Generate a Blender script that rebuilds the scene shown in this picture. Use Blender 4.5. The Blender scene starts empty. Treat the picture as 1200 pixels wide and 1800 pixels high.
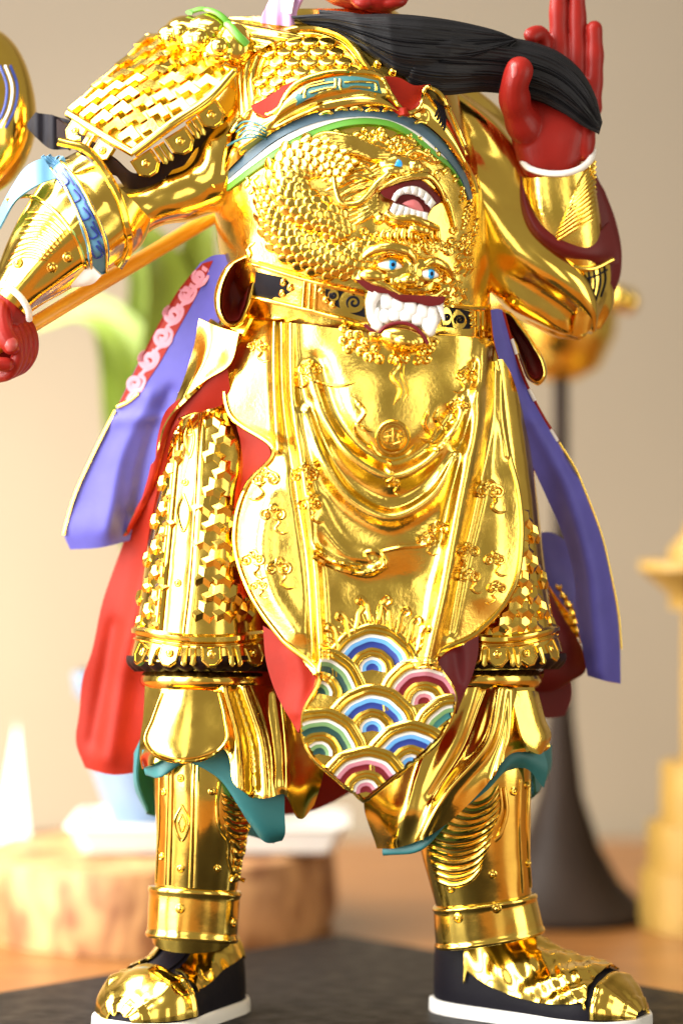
import bpy, math, random
import numpy as np
from mathutils import Vector, Matrix
from mathutils.bvhtree import BVHTree

random.seed(7); rng = np.random.default_rng(7)
scene = bpy.context.scene
col = scene.collection

# ------------------------------------------------------------------ camera, light, exposure
S = 1 / 3000.0            # metres per sculpt unit in the plane of the figure
D = 1.45                  # camera to that plane, metres
ZC = 0.2985               # lens height above the plinth top
cd = bpy.data.cameras.new('camera'); cam = bpy.data.objects.new('camera', cd); col.objects.link(cam)
cam.location = (0, -D, ZC); cam.rotation_euler = (math.radians(90), 0, 0)
cd.sensor_fit = 'VERTICAL'; cd.sensor_height = 36; cd.lens = 36 * D / 0.6
cd.clip_start = 0.05; cd.clip_end = 50
cd.dof.use_dof = True; cd.dof.focus_distance = D - 0.045; cd.dof.aperture_fstop = 2.4
scene.camera = cam
w = bpy.data.worlds.new('World'); scene.world = w; w.use_nodes = True
w.node_tree.nodes['Background'].inputs[0].default_value = (1.0, 0.86, 0.64, 1)
w.node_tree.nodes['Background'].inputs[1].default_value = 0.28

def area(name, loc, target, sx, sy, power, colr):
    l = bpy.data.lights.new(name, 'AREA'); l.shape = 'RECTANGLE'; l.size = sx; l.size_y = sy
    l.energy = power; l.color = colr
    o = bpy.data.objects.new(name, l); col.objects.link(o)
    o.location = loc
    o.rotation_euler = (Vector(target) - Vector(loc)).to_track_quat('-Z', 'Y').to_euler()
    return o
area('window_pane_light', (-1.15, -0.95, 0.70), (0, 0, 0.35), 0.66, 1.6, 36, (1.0, 0.97, 0.93))
area('window_pane_light', (-1.42, -0.22, 0.70), (0, 0, 0.35), 0.66, 1.6, 36, (1.0, 0.97, 0.93))
area('top_fill_light', (-0.45, -0.5, 1.7), (0, 0, 0.3), 0.9, 0.7, 17, (1.0, 0.95, 0.86))  # unseen overhead fill, added to brighten upward-facing gold and its reflections
area('right_fill_light', (1.45, -0.55, 0.5), (0, 0, 0.3), 0.7, 1.3, 9, (1.0, 0.93, 0.8))  # added dim fill for warm reflections on the right, no known source
area('front_fill_light', (-0.80, -2.3, 0.55), (0, 0, 0.35), 0.6, 1.3, 4.5, (1.0, 0.95, 0.84))  # added fill behind the camera, varies the reflections on forward faces
area('front_fill_light', (0.95, -2.2, 0.6), (0, 0, 0.35), 0.6, 1.2, 4, (1.0, 0.93, 0.8))  # second added fill behind the camera, on the right
hi = area('high_fill_light', (-1.1, 0.25, 1.55), (0, 0, 0.4), 0.9, 0.8, 17, (1.0, 0.97, 0.92)); hi.data.spread = math.radians(100)  # added high fill that whitens the up-left faces of the shoulder guard
lo = area('low_window_light', (-1.1, 0.25, 0.5), (-0.35, 0.75, 0.0), 0.3, 0.4, 11, (1.0, 0.88, 0.68)); lo.data.spread = math.radians(80)
scene.view_settings.view_transform = 'Standard'; scene.view_settings.look = 'None'
scene.view_settings.exposure = 0.25; scene.view_settings.gamma = 1.0
scene.cycles.use_denoising = True
scene.cycles.max_bounces = 8; scene.cycles.glossy_bounces = 6
scene.cycles.sample_clamp_indirect = 12; scene.cycles.caustics_reflective = True; scene.cycles.blur_glossy = 0.3

# ------------------------------------------------------------------ materials
def mat(name, colr, rough=0.5, metal=0.0, bump=0.0, bscale=250.0, var=0.0, vscale=40.0, spec=0.5, coat=0.0, rvar=0.0):
    m = bpy.data.materials.new(name); m.use_nodes = True
    nt = m.node_tree; b = nt.nodes['Principled BSDF']
    b.inputs['Base Color'].default_value = (*colr, 1); b.inputs['Roughness'].default_value = rough
    b.inputs['Metallic'].default_value = metal; b.inputs['Specular IOR Level'].default_value = spec
    b.inputs['Coat Weight'].default_value = coat
    tc = nt.nodes.new('ShaderNodeNewGeometry')
    if bump and metal == 1:
        n = nt.nodes.new('ShaderNodeTexNoise'); n.inputs['Scale'].default_value = bscale; n.inputs['Detail'].default_value = 5
        n2 = nt.nodes.new('ShaderNodeTexNoise'); n2.inputs['Scale'].default_value = 38; n2.inputs['Detail'].default_value = 1
        for q in (n, n2): nt.links.new(tc.outputs['Position'], q.inputs['Vector'])
        b1 = nt.nodes.new('ShaderNodeBump'); b1.inputs['Strength'].default_value = 0.35; b1.inputs['Distance'].default_value = 0.0022
        nt.links.new(n2.outputs['Fac'], b1.inputs['Height'])
        bp = nt.nodes.new('ShaderNodeBump'); bp.inputs['Strength'].default_value = bump; bp.inputs['Distance'].default_value = 0.0006
        nt.links.new(n.outputs['Fac'], bp.inputs['Height']); nt.links.new(b1.outputs['Normal'], bp.inputs['Normal']); nt.links.new(bp.outputs['Normal'], b.inputs['Normal'])
    elif bump:
        n = nt.nodes.new('ShaderNodeTexNoise'); n.inputs['Scale'].default_value = bscale; n.inputs['Detail'].default_value = 4
        nt.links.new(tc.outputs['Position'], n.inputs['Vector'])
        bp = nt.nodes.new('ShaderNodeBump'); bp.inputs['Strength'].default_value = bump; bp.inputs['Distance'].default_value = 0.001
        nt.links.new(n.outputs['Fac'], bp.inputs['Height']); nt.links.new(bp.outputs['Normal'], b.inputs['Normal'])
    if var:
        n = nt.nodes.new('ShaderNodeTexNoise'); n.inputs['Scale'].default_value = vscale; n.inputs['Detail'].default_value = 6
        nt.links.new(tc.outputs['Position'], n.inputs['Vector'])
        mx = nt.nodes.new('ShaderNodeMix'); mx.data_type = 'RGBA'
        mx.inputs[6].default_value = (*[c * (1 - var) for c in colr], 1); mx.inputs[7].default_value = (*[min(1, c * (1 + var)) for c in colr], 1)
        nt.links.new(n.outputs['Fac'], mx.inputs[0]); nt.links.new(mx.outputs[2], b.inputs['Base Color'])
    if rvar:
        n = nt.nodes.new('ShaderNodeTexNoise'); n.inputs['Scale'].default_value = 60; n.inputs['Detail'].default_value = 8
        nt.links.new(tc.outputs['Position'], n.inputs['Vector'])
        mr = nt.nodes.new('ShaderNodeMapRange'); mr.inputs[1].default_value = 0.3; mr.inputs[2].default_value = 0.75
        mr.inputs[3].default_value = max(0.02, rough - rvar); mr.inputs[4].default_value = rough + rvar
        nt.links.new(n.outputs['Fac'], mr.inputs[0]); nt.links.new(mr.outputs[0], b.inputs['Roughness'])
    return m
GOLDC = (1.0, 0.655, 0.125)
M = {}
M['gold'] = mat('polished_gold', GOLDC, 0.155, 1, bump=0.12, bscale=160, rvar=0.08, var=0.12, vscale=70)
M['gold_leaf'] = mat('brushed_gold_leaf', GOLDC, 0.205, 1, bump=0.22, bscale=420, rvar=0.11, var=0.14, vscale=90)
M['red'] = mat('red_lacquer', (0.27, 0.013, 0.004), 0.5, var=0.22, vscale=60, bump=0.12, spec=0.15)
M['maroon'] = mat('maroon_lacquer', (0.11, 0.008, 0.008), 0.45, var=0.15, spec=0.2)
M['skin'] = mat('red_skin_paint', (0.25, 0.012, 0.008), 0.38, var=0.2, vscale=70, bump=0.06, spec=0.22)
M['blue'] = mat('violet_blue_paint', (0.082, 0.076, 0.36), 0.55, var=0.2, vscale=60, bump=0.1, spec=0.25)
M['black'] = mat('black_paint', (0.008, 0.007, 0.011), 0.5, var=0.3, bump=0.1, spec=0.12)
M['brownblack'] = mat('dark_brown_paint', (0.016, 0.007, 0.007), 0.5, var=0.2, spec=0.15)
M['beard'] = mat('black_beard_paint', (0.008, 0.008, 0.010), 0.5, var=0.3, bump=0.1, spec=0.25)
M['white'] = mat('white_paint', (0.78, 0.77, 0.74), 0.4, var=0.04, bump=0.04)
M['teal'] = mat('teal_paint', (0.025, 0.16, 0.17), 0.5, var=0.12, bump=0.04)
M['tealline'] = mat('teal_line_paint', (0.02, 0.13, 0.14), 0.5)
M['green'] = mat('green_paint', (0.10, 0.33, 0.03), 0.45, var=0.1)
M['palegreen'] = mat('pale_green_paint', (0.17, 0.33, 0.13), 0.45)
M['darkgreen'] = mat('dark_green_paint', (0.006, 0.05, 0.045), 0.45)
M['greyblue'] = mat('grey_blue_paint', (0.06, 0.12, 0.17), 0.45, var=0.1)
M['skyblue'] = mat('sky_blue_paint', (0.12, 0.38, 0.78), 0.45)
M['lightblue'] = mat('light_blue_cloth_paint', (0.10, 0.26, 0.42), 0.5, var=0.15, spec=0.25)
M['navy'] = mat('navy_paint', (0.012, 0.035, 0.25), 0.42)
M['pink'] = mat('pink_paint', (0.52, 0.20, 0.27), 0.45, var=0.12)
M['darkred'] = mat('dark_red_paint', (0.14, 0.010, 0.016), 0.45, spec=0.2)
M['tongue'] = mat('tongue_paint', (0.60, 0.16, 0.17), 0.4)
M['eyeblue'] = mat('eye_blue_paint', (0.02, 0.30, 0.72), 0.25, coat=0.4)
M['cheek'] = mat('pink_purple_paint', (0.55, 0.30, 0.55), 0.45)

# ------------------------------------------------------------------ sculpt space: x right, y up (= -row), z towards the viewer
def W(V):
    V = np.asarray(V, float).reshape(-1, 3)
    f = (D - V[:, 2] * S) / D
    return np.stack([(V[:, 0] - 600) * S * f, -V[:, 2] * S, ZC + (900 + V[:, 1]) * S * f], 1)
def unW(P):
    P = np.asarray(P, float).reshape(-1, 3)
    z = -P[:, 1] / S; f = (D - z * S) / D
    return np.stack([600 + P[:, 0] / (S * f), (P[:, 2] - ZC) / (S * f) - 900, z], 1)

def mesh_obj(name, V, F, mats, parent=None, mi=None, sharp=50, world=False):
    me = bpy.data.meshes.new(name)
    P = np.asarray(V, float).reshape(-1, 3) if world else W(V)
    me.from_pydata(P.tolist(), [], F)
    for m in mats: me.materials.append(m)
    if mi is not None: me.polygons.foreach_set('material_index', np.asarray(mi, np.int32))
    me.polygons.foreach_set('use_smooth', np.ones(len(me.polygons), bool))
    if sharp: me.set_sharp_from_angle(angle=math.radians(sharp))
    me.update()
    o = bpy.data.objects.new(name, me); col.objects.link(o)
    if parent: o.parent = parent
    return o
def tree(V, F): return BVHTree.FromPolygons([tuple(v) for v in np.asarray(V).reshape(-1, 3)], F)

def spline(pts, n):
    p = np.asarray(pts, float); k = len(p)
    if k == 1: return np.repeat(p, n, 0)
    seg = np.maximum(np.linalg.norm(np.diff(p, axis=0), axis=1), 1e-6)
    t = np.concatenate([[0], np.cumsum(seg)])
    if k == 2:
        s = np.linspace(0, t[-1], n)[:, None] / t[-1]; return p[0] * (1 - s) + p[1] * s
    sl = np.diff(p, axis=0) / seg[:, None]
    m = np.zeros_like(p); m[0] = sl[0]; m[-1] = sl[-1]
    m[1:-1] = (sl[:-1] * seg[1:, None] + sl[1:] * seg[:-1, None]) / (seg[:-1] + seg[1:])[:, None]
    s = np.linspace(0, t[-1], n); i = np.clip(np.searchsorted(t, s, 'right') - 1, 0, k - 2)
    h = seg[i][:, None]; u = ((s - t[i]) / seg[i])[:, None]
    return ((2*u**3 - 3*u**2 + 1) * p[i] + (u**3 - 2*u**2 + u) * h * m[i] + (-2*u**3 + 3*u**2) * p[i+1] + (u**3 - u**2) * h * m[i+1])
def fl(pts):   # picture rows count down: flip to y up
    return [(a[0], -a[1], *a[2:]) for a in pts]

def grid_faces(nv, nu, wrap=False, off=0, flip=False):
    F = []
    for j in range(nv - 1):
        for i in range(nu if wrap else nu - 1):
            a = off + j * nu + i; b = off + j * nu + (i + 1) % nu
            c = b + nu; d = a + nu
            F.append((a, b, c, d) if not flip else (d, c, b, a))
    return F
def grid_normals(G, wrap=False):
    if wrap: du = np.roll(G, -1, 1) - np.roll(G, 1, 1)
    else: du = np.gradient(G, axis=1)
    dv = np.gradient(G, axis=0)
    n = np.cross(dv, du); l = np.linalg.norm(n, axis=2, keepdims=True)
    return n / np.maximum(l, 1e-9)

def ridge(P, line, width, amp, n=60, sub=True):
    """gaussian ridge of height amp along a polyline (x, row)"""
    L = spline(fl(line), n)[:, :2]
    out = np.full(P.shape[:-1], 1e9)
    A, B = L[:-1], L[1:]
    for a, b in zip(A, B):
        ab = b - a; t = np.clip(((P[..., :2] - a) @ ab) / max(ab @ ab, 1e-9), 0, 1)
        d = np.linalg.norm(P[..., :2] - (a + t[..., None] * ab), axis=-1)
        out = np.minimum(out, d)
    return amp * np.exp(-(out / width) ** 2)

def sheet_from_grid(name, G, mats, parent, thick=5, mi3=(0, 1, 0), sharp=50):
    """closed thick sheet: front face = G, back = offset behind along the normal"""
    nv, nu, _ = G.shape
    N = grid_normals(G)
    if N[..., 2].mean() < 0: N = -N; flip = False
    else: flip = True
    B = G - N * thick
    V = np.concatenate([G.reshape(-1, 3), B.reshape(-1, 3)])
    F = grid_faces(nv, nu, flip=flip); mi = [mi3[0]] * len(F)
    Fb = grid_faces(nv, nu, off=nv * nu, flip=not flip); F += Fb; mi += [mi3[1]] * len(Fb)
    loop = [i for i in range(nu)] + [j * nu + nu - 1 for j in range(1, nv)] + [(nv - 1) * nu + i for i in range(nu - 2, -1, -1)] + [j * nu for j in range(nv - 2, 0, -1)]
    o = nv * nu
    for k in range(len(loop)):
        a, b = loop[k], loop[(k + 1) % len(loop)]
        F.append((b, a, a + o, b + o) if flip is False else (a, b, b + o, a + o)); mi.append(mi3[2])
    ob = mesh_obj(name, V, F, mats, parent, mi, sharp)
    return ob, tree(G, grid_faces(nv, nu))

def grid(rows, nu, nv):
    R = np.stack([spline(fl(r), nu) for r in rows])             # (k,nu,3)
    return np.stack([spline(R[:, i], nv) for i in range(nu)], 1)
def patch(name, rows, mats, parent, nu=40, nv=40, thick=5, relief=None, mi3=(0, 1, 0), sharp=50):
    G = grid(rows, nu, nv)
    if relief is not None: G[..., 2] += relief(G)
    return sheet_from_grid(name, G, mats, parent, thick, mi3, sharp)

def tube_grid(path, nseg, nlen, p=2.0, disp=None, ref=(0, 0, 1), twist=0.0):
    """path rows: (x, row, d, r_side, r_depth); returns grid (nlen, nseg, 3)"""
    A = spline(np.array([(a[0], -a[1], *a[2:]) for a in path], float), nlen)
    C = A[:, :3]; T = np.gradient(C, axis=0); T /= np.maximum(np.linalg.norm(T, axis=1, keepdims=True), 1e-9)
    ref = np.asarray(ref, float)
    side = np.cross(T, ref); side /= np.maximum(np.linalg.norm(side, axis=1, keepdims=True), 1e-9)
    dep = np.cross(side, T)
    th = np.linspace(0, 2 * math.pi, nseg, endpoint=False) + twist
    c, s = np.cos(th), np.sin(th)
    c = np.sign(c) * np.abs(c) ** (2 / p); s = np.sign(s) * np.abs(s) ** (2 / p)
    G = C[:, None] + side[:, None] * (A[:, 3][:, None] * c)[..., None] + dep[:, None] * (A[:, 4][:, None] * s)[..., None]
    if disp is not None:
        N = grid_normals(G, True)
        ctr = C[:, None]
        sgn = np.sign(((G - ctr) * N).sum(-1).mean())
        G = G + N * sgn * disp(G, th)[..., None]
    return G
def tube_mesh(G):
    nv, nu, _ = G.shape
    V = np.concatenate([G.reshape(-1, 3), G[:1].mean(1), G[-1:].mean(1)])
    F = grid_faces(nv, nu, True)
    a, b = nv * nu, nv * nu + 1
    F += [(a, (i + 1) % nu, i) for i in range(nu)]
    F += [(b, (nv - 1) * nu + i, (nv - 1) * nu + (i + 1) % nu) for i in range(nu)]
    # outward orientation
    c = G.reshape(-1, 3).mean(0)
    v = V[np.array([f[:3] for f in F])]; vol = np.einsum('ij,ij->i', v[:, 0] - c, np.cross(v[:, 1] - c, v[:, 2] - c)).sum()
    if vol < 0: F = [f[::-1] for f in F]
    return V, F
def tube(name, path, mats, parent, nseg=48, nlen=40, p=2.0, disp=None, ref=(0, 0, 1), sharp=55):
    G = tube_grid(path, nseg, nlen, p, disp, ref)
    V, F = tube_mesh(G)
    return mesh_obj(name, V, F, mats, parent, None, sharp), tree(V, F)

class MB:
    """collects pieces in sculpt space and links them as one mesh"""
    def __init__(s): s.V = []; s.F = []; s.M = []; s.n = 0
    def add(s, V, F, m=0):
        V = np.asarray(V, float).reshape(-1, 3); s.V.append(V); s.F += [tuple(i + s.n for i in f) for f in F]; s.M += [m] * len(F); s.n += len(V)
    def strand(s, P, r, nseg=7, m=0, flat=1.0, taper=(1, 1), N=None, cap=False):
        P = np.asarray(P, float); n = len(P)
        if cap:
            r = np.asarray(r, float) * np.ones(n); t0 = P[0] - P[1]; t0 /= np.linalg.norm(t0); t1 = P[-1] - P[-2]; t1 /= np.linalg.norm(t1)
            es = (0.35, 0.65, 0.86, 0.97)
            P = np.concatenate([[P[0] + t0 * r[0] * e for e in es[::-1]], P, [P[-1] + t1 * r[-1] * e for e in es]])
            r = np.concatenate([[r[0] * math.sqrt(1 - e * e) for e in es[::-1]], r, [r[-1] * math.sqrt(1 - e * e) for e in es]]); n = len(P)
        T = np.gradient(P, axis=0); T /= np.maximum(np.linalg.norm(T, axis=1, keepdims=True), 1e-9)
        if N is None: N = np.tile([0, 0, 1.0], (n, 1))
        sd = np.cross(T, N); sd /= np.maximum(np.linalg.norm(sd, axis=1, keepdims=True), 1e-9); dp = np.cross(sd, T)
        rr = np.asarray(r, float) * np.ones(n)
        k = np.linspace(0, 1, n)
        rr = rr * np.minimum(1, np.minimum(taper[0] + k * 6, taper[1] + (1 - k) * 6))
        th = np.linspace(0, 2 * math.pi, nseg, endpoint=False)
        G = P[:, None] + sd[:, None] * (rr[:, None] * np.cos(th))[..., None] + dp[:, None] * (rr[:, None] * np.sin(th) * flat)[..., None]
        V, F = tube_mesh(G); s.add(V, F, m)
    def ell(s, c, r, nu=20, nv=12, m=0, rot=0.0, p=2.0):
        th = np.linspace(0, 2 * math.pi, nu, endpoint=False); ph = np.linspace(-math.pi / 2 + 0.12, math.pi / 2 - 0.12, nv)
        x = np.cos(ph)[:, None] * np.cos(th); y = np.cos(ph)[:, None] * np.sin(th); z = np.sin(ph)[:, None] * np.ones(nu)
        if p != 2.0: x, y, z = [np.sign(q) * np.abs(q) ** (2 / p) for q in (x, y, z)]
        x, y, z = x * r[0], y * r[1], z * r[2]
        ca, sa = math.cos(rot), math.sin(rot)
        G = np.stack([c[0] + x * ca - y * sa, -c[1] + x * sa + y * ca, c[2] + z], -1)
        V, F = tube_mesh(G); s.add(V, F, m)
    def build(s, name, mats, parent=None, sharp=50):
        return mesh_obj(name, np.concatenate(s.V), s.F, mats, parent, s.M, sharp)
    def remesh(s, name, mats, parent, voxel=2.0, smooth=4, factor=0.5):
        me = bpy.data.meshes.new('tmp'); me.from_pydata(np.concatenate(s.V).tolist(), [], s.F); me.update()
        o = bpy.data.objects.new('tmp', me); col.objects.link(o)
        r = o.modifiers.new('r', 'REMESH'); r.mode = 'VOXEL'; r.voxel_size = voxel
        if smooth:
            q = o.modifiers.new('s', 'SMOOTH'); q.iterations = smooth; q.factor = factor
        dg = bpy.context.evaluated_depsgraph_get(); ev = o.evaluated_get(dg); m2 = bpy.data.meshes.new_from_object(ev)
        V = np.empty(len(m2.vertices) * 3); m2.vertices.foreach_get('co', V); V = V.reshape(-1, 3)
        F = [tuple(p.vertices) for p in m2.polygons]
        bpy.data.objects.remove(o); bpy.data.meshes.remove(me); bpy.data.meshes.remove(m2)
        return mesh_obj(name, V, F, mats, parent, None, None), tree(V, F)

class Each(MB):
    """like MB, but every strand becomes a part of its own"""
    def __init__(s, name, mats, parent): super().__init__(); s.nm = name; s.mats = mats; s.par = parent
    def add(s, V, F, m=0): mesh_obj(s.nm, V, F, [s.mats[m]], s.par, None, 50)

def hit(x, row, bv, default=None):
    trees = bv if isinstance(bv, (list, tuple)) else [bv]
    best = None
    for b in trees:
        loc, n, i, dd = b.ray_cast(Vector((x, -row, 3000)), Vector((0, 0, -1)))
        if loc is not None and (best is None or loc.z > best[0].z):
            if n.z < 0: n = -n
            best = (loc, n)
    return best
def proj(pts2, bv, n=40, lift=0.0, raw=False):
    """lay a line drawn in (x,row) on a surface -> points, normals"""
    L = np.asarray(pts2, float) * [1, -1] if raw else spline(fl(pts2), n)
    P = []; Nn = []; last = None; pend = []
    for q in L:
        h = hit(q[0], -q[1], bv)
        if h is None:
            if last is None: pend.append(q); continue
            P.append((q[0], q[1], last[0])); Nn.append(last[1]); continue
        last = (h[0].z, h[1])
        for qq in pend: P.append((qq[0], qq[1], h[0].z)); Nn.append(h[1])
        pend = []
        P.append((h[0].x, h[0].y, h[0].z)); Nn.append(h[1])
    if not P: return None, None
    P = np.array(P); Nn = np.array([tuple(v) for v in Nn]); return P + Nn * lift, Nn
def line_on(mb, pts2, bv, r, n=40, lift=0.0, m=0, flat=1.0, taper=(1, 1), raw=False, nseg=7, smoothd=0):
    P, N = proj(pts2, bv, n, lift, raw)
    if P is None: return
    for _ in range(smoothd):
        Q = P.copy(); Q[1:-1, 2] = (P[:-2, 2] + P[1:-1, 2] + P[2:, 2]) / 3; P = Q
    mb.strand(P, r, nseg=nseg, m=m, flat=flat, taper=taper, N=N)
def proj_patch(name, rows, bv, mats, parent, nu=30, nv=12, lift=2.0, thick=4.0, relief=None, mi3=(0, 0, 0)):
    R = np.stack([spline([(a[0], -a[1]) for a in r], nu) for r in rows])
    G2 = np.stack([spline(R[:, i], nv) for i in range(nu)], 1)
    G = np.zeros((nv, nu, 3)); ok = np.zeros((nv, nu), bool)
    for j in range(nv):
        for i in range(nu):
            h = hit(G2[j, i, 0], -G2[j, i, 1], bv)
            G[j, i, :2] = G2[j, i]
            if h: G[j, i, 2] = h[0].z; ok[j, i] = True
    if not ok.all() and ok.any():
        idx = np.argwhere(ok); 
        for j, i in np.argwhere(~ok):
            k = np.argmin(((idx - [j, i]) ** 2).sum(1)); G[j, i, 2] = G[tuple(idx[k])][2]
    G[..., 2] += lift
    if relief is not None: G[..., 2] += relief(G)
    return sheet_from_grid(name, G, mats, parent, thick, mi3)

def place(name, mesh, parent, p, n, up, sc=1.0, lift=0.0):
    """an object sharing mesh (built in sculpt units, z = outwards) set on a surface point"""
    n = np.array(n, float); n /= np.linalg.norm(n); up = np.array(up, float)
    x = np.cross(up, n); x /= np.linalg.norm(x); y = np.cross(n, x)
    p = np.array(p, float) + n * lift
    f = (D - p[2] * S) / D * S
    if np.isscalar(sc): sc = (sc, sc, sc)
    cv = lambda a: (a[0], -a[2], a[1])
    cx, cy, cz = cv(x), cv(y), cv(n); o = W(p)[0]
    mw = Matrix(((cx[0]*f*sc[0], cy[0]*f*sc[1], cz[0]*f*sc[2], o[0]), (cx[1]*f*sc[0], cy[1]*f*sc[1], cz[1]*f*sc[2], o[1]), (cx[2]*f*sc[0], cy[2]*f*sc[1], cz[2]*f*sc[2], o[2]), (0, 0, 0, 1)))
    ob = bpy.data.objects.new(name, mesh); col.objects.link(ob); ob.parent = parent; ob.matrix_basis = mw
    return ob
def raw_mesh(name, V, F, mats, mi=None, sharp=40):
    me = bpy.data.meshes.new(name); me.from_pydata([tuple(v) for v in V], [], F)
    for m in mats: me.materials.append(m)
    if mi is not None: me.polygons.foreach_set('material_index', np.asarray(mi, np.int32))
    me.polygons.foreach_set('use_smooth', np.ones(len(me.polygons), bool))
    if sharp: me.set_sharp_from_angle(angle=math.radians(sharp))
    return me
def inside(poly, x, y):
    c = False; n = len(poly); j = n - 1
    for i in range(n):
        xi, yi = poly[i]; xj, yj = poly[j]
        if (yi > y) != (yj > y) and x < (xj - xi) * (y - yi) / (yj - yi) + xi: c = not c
        j = i
    return c
def tag(o, label, cat=None, group=None, kind=None):
    if label: o['label'] = label
    if cat: o['category'] = cat
    if group: o['group'] = group
    if kind: o['kind'] = kind
    return o
def empty(name): 
    o = bpy.data.objects.new(name, None); o.empty_display_size = 0.05; col.objects.link(o); return o

# ---- shared little pieces (sculpt units, outwards = +z)
def prism(outline, levels):
    """outline list of (x,y); levels list of (scale, z)"""
    n = len(outline); V = []; F = []
    for sc, z in levels: V += [(x * sc, y * sc, z) for x, y in outline]
    for l in range(len(levels) - 1):
        for i in range(n):
            a = l * n + i; b = l * n + (i + 1) % n; F.append((a, b, b + n, a + n))
    F.append(tuple((len(levels) - 1) * n + i for i in range(n)))
    F.append(tuple(range(n - 1, -1, -1)))
    return V, F
def y_outline(r=10, w=4.0):
    o = []
    for k in range(3):
        a = math.pi / 2 + k * 2 * math.pi / 3
        d = np.array([math.cos(a), math.sin(a)]); q = np.array([-d[1], d[0]])
        o += [tuple(d * r - q * w), tuple(d * r + q * w)]
        a2 = a + math.pi / 3; o.append((math.cos(a2) * w * 1.12, math.sin(a2) * w * 1.12))
    return o
def y_block():
    """three-armed block with a roof ridge along every arm"""
    O = y_outline(10, 5.0); V = [(x, y, -4) for x, y in O] + [(x, y, 2.2) for x, y in O] + [(0, 0, 9.0)]; n = 9; F = []
    for i in range(n): F.append((i, (i + 1) % n, n + (i + 1) % n, n + i))
    for k in range(3):
        a = math.pi / 2 + k * 2 * math.pi / 3; V.append((math.cos(a) * 7.6, math.sin(a) * 7.6, 7.4)); r_ = len(V) - 1
        tr, tl, nx, pv = n + 3 * k, n + 3 * k + 1, n + 3 * k + 2, n + (3 * k - 1) % 9
        F += [(tr, tl, r_), (tl, nx, 18, r_), (pv, tr, r_, 18)]
    return raw_mesh('armour_block', V, F, [M['gold']], sharp=12)
me_y = y_block()
L_out = [(-16, 16), (18, 16), (16, 1), (1, 1), (-2, -16), (-18, -16)]
me_l = raw_mesh('lattice_tile', *prism(L_out, [(1.0, -4), (1.0, 8.5), (0.93, 10.0)]), [M['gold']], sharp=12)
sc_out = [(10 * math.cos(t), 11 * math.sin(t) - 0) for t in np.linspace(0, 2 * math.pi, 18, endpoint=False)]
def scale_mesh():
    V, F = prism(sc_out, [(1.0, -5), (1.0, 0.6), (0.9, 2.0), (0.5, 2.6)])
    V = [(x, y, z + (3.0 - y * 0.36)) for x, y, z in V]     # lower lip stands proud
    return raw_mesh('scale', V, F, [M['gold']], sharp=60)
me_scale = scale_mesh()
def stud_mesh(mt):
    V = []; F = []; n = 14
    prof = [(8.0, -1), (8.0, 1.8), (6.3, 2.6), (5.3, 1.2), (4.2, 1.4), (3.6, 3.6), (2.2, 4.8)]
    for r, z in prof: V += [(r * math.cos(t), r * math.sin(t), z) for t in np.linspace(0, 2 * math.pi, n, endpoint=False)]
    for l in range(len(prof) - 1):
        for i in range(n): a = l * n + i; b = l * n + (i + 1) % n; F.append((a, b, b + n, a + n))
    F.append(tuple((len(prof) - 1) * n + i for i in range(n)))
    return raw_mesh('stud', V, F, [mt], sharp=60)
me_stud = stud_mesh(M['gold'])
lap_out = [(-20, 16), (20, 16), (20, -10), (7, -22), (-7, -22), (-20, -10)]
me_lappet = raw_mesh('lappet', *prism(lap_out, [(1.0, -4), (1.0, 3.5), (0.90, 5.5), (0.82, 5.5), (0.78, 4.2)]), [M['gold']], sharp=30)
me_bar = raw_mesh('lappet_bar', *prism([(-5, 17), (5, 17), (5, -15), (0, -19), (-5, -15)], [(1.0, -4), (1.0, 4), (0.6, 6.5)]), [M['gold']], sharp=30)
def bead_mesh():
    mb = MB(); mb.ell((0, 0, 0), (10, 10, 9), 14, 9); V = np.concatenate(mb.V); return raw_mesh('bead', V, mb.F, [M['gold']], sharp=0)
me_bead = bead_mesh()
def lay(name, me, parent, x, row, bv, up=(0, 1, 0), sc=1.0, lift=0.0):
    h = hit(x, row, bv)
    if h is None: return None
    return place(name, me, parent, h[0], h[1], up, sc, lift)
def curl(mb, cx, row, r, bv, turns=1.6, a0=0.0, hand=1, rad=3.4, lift=1.0, tail=None, m=0, flat=1.0):
    """auspicious-cloud scroll: a spiral line ending in a tail"""
    n = int(18 * turns) + 8; k = np.linspace(1, 0.12, n)
    a = a0 + hand * np.linspace(0, turns * 2 * math.pi, n)
    pts = np.stack([cx + r * k * np.cos(a), row - r * k * np.sin(a)], 1)
    if tail is not None:
        t = spline(np.array(list(tail) + [pts[0]], float), 14)[:-1]; pts = np.concatenate([t, pts])
    line_on(mb, pts, bv, rad, lift=lift, raw=True, m=m, flat=flat, taper=(0.35, 0.8))
def cloud(mb, cx, row, s, bv, hand=1, rad=3.2, lift=1.2):
    """ruyi cloud head: two scrolls, a cap and a wavy tail"""
    curl(mb, cx - 13 * s, row, 11 * s, bv, 1.5, math.pi * 0.5, 1, rad * s, lift, tail=[(cx, row - 4 * s), (cx - 6 * s, row - 14 * s)])
    curl(mb, cx + 13 * s, row, 11 * s, bv, 1.5, math.pi * 0.5, -1, rad * s, lift, tail=[(cx, row - 4 * s), (cx + 6 * s, row - 14 * s)])
    curl(mb, cx, row - 13 * s, 10 * s, bv, 1.3, -math.pi * 0.4, hand, rad * s, lift)
    line_on(mb, [(cx, row + 4 * s), (cx + hand * 12 * s, row + 14 * s), (cx + hand * 4 * s, row + 26 * s), (cx + hand * 16 * s, row + 36 * s), (cx + hand * 30 * s, row + 34 * s)], bv, rad * s, 24, lift, taper=(0.5, 0.1))

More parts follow.
